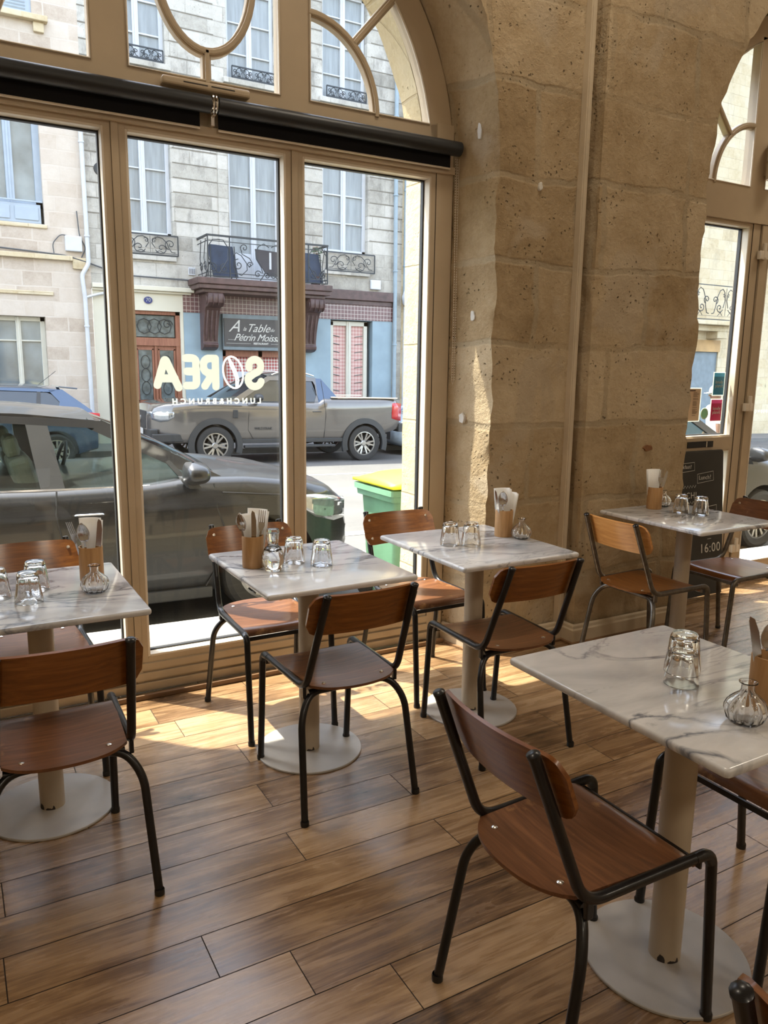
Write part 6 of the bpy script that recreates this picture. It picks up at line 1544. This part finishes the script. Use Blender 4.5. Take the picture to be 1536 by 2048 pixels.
# ---------------------------------------------------------------- person walking outside
def skin_body(parent, name, m, pts, edges, rad, root_i=0):
    me = bpy.data.meshes.new(name); me.from_pydata(pts, edges, []); o = bpy.data.objects.new(name, me); C.collection.objects.link(o); o.parent = parent
    me.materials.append(M[m]); o.modifiers.new('skin', 'SKIN'); sv = me.skin_vertices[0].data
    for i, r in enumerate(rad): sv[i].radius = r if isinstance(r, tuple) else (r, r)
    sv[root_i].use_root = True; o.modifiers.new('sub', 'SUBSURF').levels = 2; o.modifiers['sub'].render_levels = 2
    bpy.context.view_layer.update(); dg = bpy.context.evaluated_depsgraph_get(); m2 = bpy.data.meshes.new_from_object(o.evaluated_get(dg)); o.modifiers.clear(); o.data = m2
    m2.polygons.foreach_set('use_smooth', [True]*len(m2.polygons)); return o
pr = empty('person', (10.45, 8.0, zs(10.45, 8.0))); pr.rotation_euler = (0, 0, 1.1); tag(pr, 'person in white shirt and pale cap walking beyond the second window', 'person')
# x lateral, y forward
pts = [(0, 0, 0.93), (0, 0, 1.10), (0, 0.01, 1.28), (0, 0, 1.42), (0, 0.005, 1.49), (0, 0.02, 1.545), (0, 0.03, 1.60), (0, 0.028, 1.66),
 (0.17, 0, 1.40), (0.22, -0.03, 1.15), (0.23, 0.08, 0.93), (0.23, 0.12, 0.86), (-0.17, 0, 1.40), (-0.22, 0.05, 1.15), (-0.23, 0.02, 0.92), (-0.23, 0.02, 0.85),
 (0.09, 0, 0.86), (0.10, 0.14, 0.50), (0.10, 0.10, 0.09), (0.10, 0.24, 0.04), (-0.09, 0, 0.86), (-0.10, -0.06, 0.50), (-0.10, -0.26, 0.12), (-0.10, -0.16, 0.05)]
ed = [(0, 1), (1, 2), (2, 3), (3, 4), (4, 5), (5, 6), (6, 7), (3, 8), (8, 9), (9, 10), (10, 11), (3, 12), (12, 13), (13, 14), (14, 15), (0, 16), (16, 17), (17, 18), (18, 19), (0, 20), (20, 21), (21, 22), (22, 23)]
rad = [(0.15, 0.11), (0.14, 0.10), (0.16, 0.11), (0.10, 0.08), 0.055, (0.065, 0.085), (0.076, 0.098), (0.06, 0.075), 0.055, 0.043, 0.032, 0.028, 0.055, 0.043, 0.032, 0.028, 0.09, 0.06, 0.04, 0.04, 0.09, 0.06, 0.04, 0.04]
skin_body(pr, 'body', 'skin', pts, ed, rad)
sp = pts[:4]+[pts[8], tuple(0.5*(a+c) for a, c in zip(pts[8], pts[9])), pts[9], pts[12], tuple(0.5*(a+c) for a, c in zip(pts[12], pts[13])), pts[13]]
skin_body(pr, 'shirt', 'shirt', sp, [(0, 1), (1, 2), (2, 3), (3, 4), (4, 5), (5, 6), (3, 7), (7, 8), (8, 9)], [(0.175, 0.13), (0.165, 0.125), (0.185, 0.135), (0.12, 0.095), 0.072, 0.062, 0.056, 0.072, 0.062, 0.056])
skin_body(pr, 'trousers', 'trousers', [pts[0], pts[16], pts[17], pts[18], pts[20], pts[21], pts[22]], [(0, 1), (1, 2), (2, 3), (0, 4), (4, 5), (5, 6)], [(0.155, 0.115), 0.10, 0.072, 0.055, 0.10, 0.072, 0.055])
b = MB(); b.lathe([(0.098, 1.635), (0.104, 1.66), (0.092, 1.71), (0.06, 1.745), (0, 1.755)], 24, (0, 0.025, 0)); b.add([(-0.07, 0.11, 1.642), (0.07, 0.11, 1.642), (0.05, 0.20, 1.628), (-0.05, 0.20, 1.628)], [(0, 1, 2, 3)]); b.build('cap', 'cap', pr, smooth=60)
for sgn in (-1, 1):
    MB().lathe([(0, -0.012), (0.010, -0.006), (0.012, 0), (0.010, 0.006), (0, 0.012)], 10, (sgn*0.032, 0.122, 1.615)).build('eye', 'white_sticker', pr, smooth=60)
    MB().lathe([(0, -0.03), (0.010, -0.02), (0.012, 0.01), (0.008, 0.03), (0, 0.032)], 8, (sgn*0.082, 0.02, 1.60)).build('ear', 'skin', pr, smooth=60)
    b = MB()
    base = V(*(pts[11] if sgn > 0 else pts[15])); 
    for k in range(4):
        q = base+V(0.0, -0.028+0.019*k, -0.02); L_ = (0.062, 0.072, 0.068, 0.052)[3-k]; b.tube([q, q+V(-sgn*0.004, 0.004, -L_*0.5), q+V(-sgn*0.016, 0.008, -L_)], [0.0095, 0.0088, 0.006], 8)
    q = base+V(0, 0.026, 0.0); b.tube([q, q+V(-sgn*0.012, 0.022, -0.03), q+V(-sgn*0.018, 0.026, -0.055)], [0.011, 0.010, 0.007], 8)
    b.build('fingers', 'skin', pr, smooth=60)
b = MB(); b.prism([(0.11, 1.625), (0.145, 1.585), (0.11, 1.578)], lambda y, z: V(-0.012, y, z), (0.024, 0, 0)); b.build('nose', 'skin', pr, bevel=0.006)
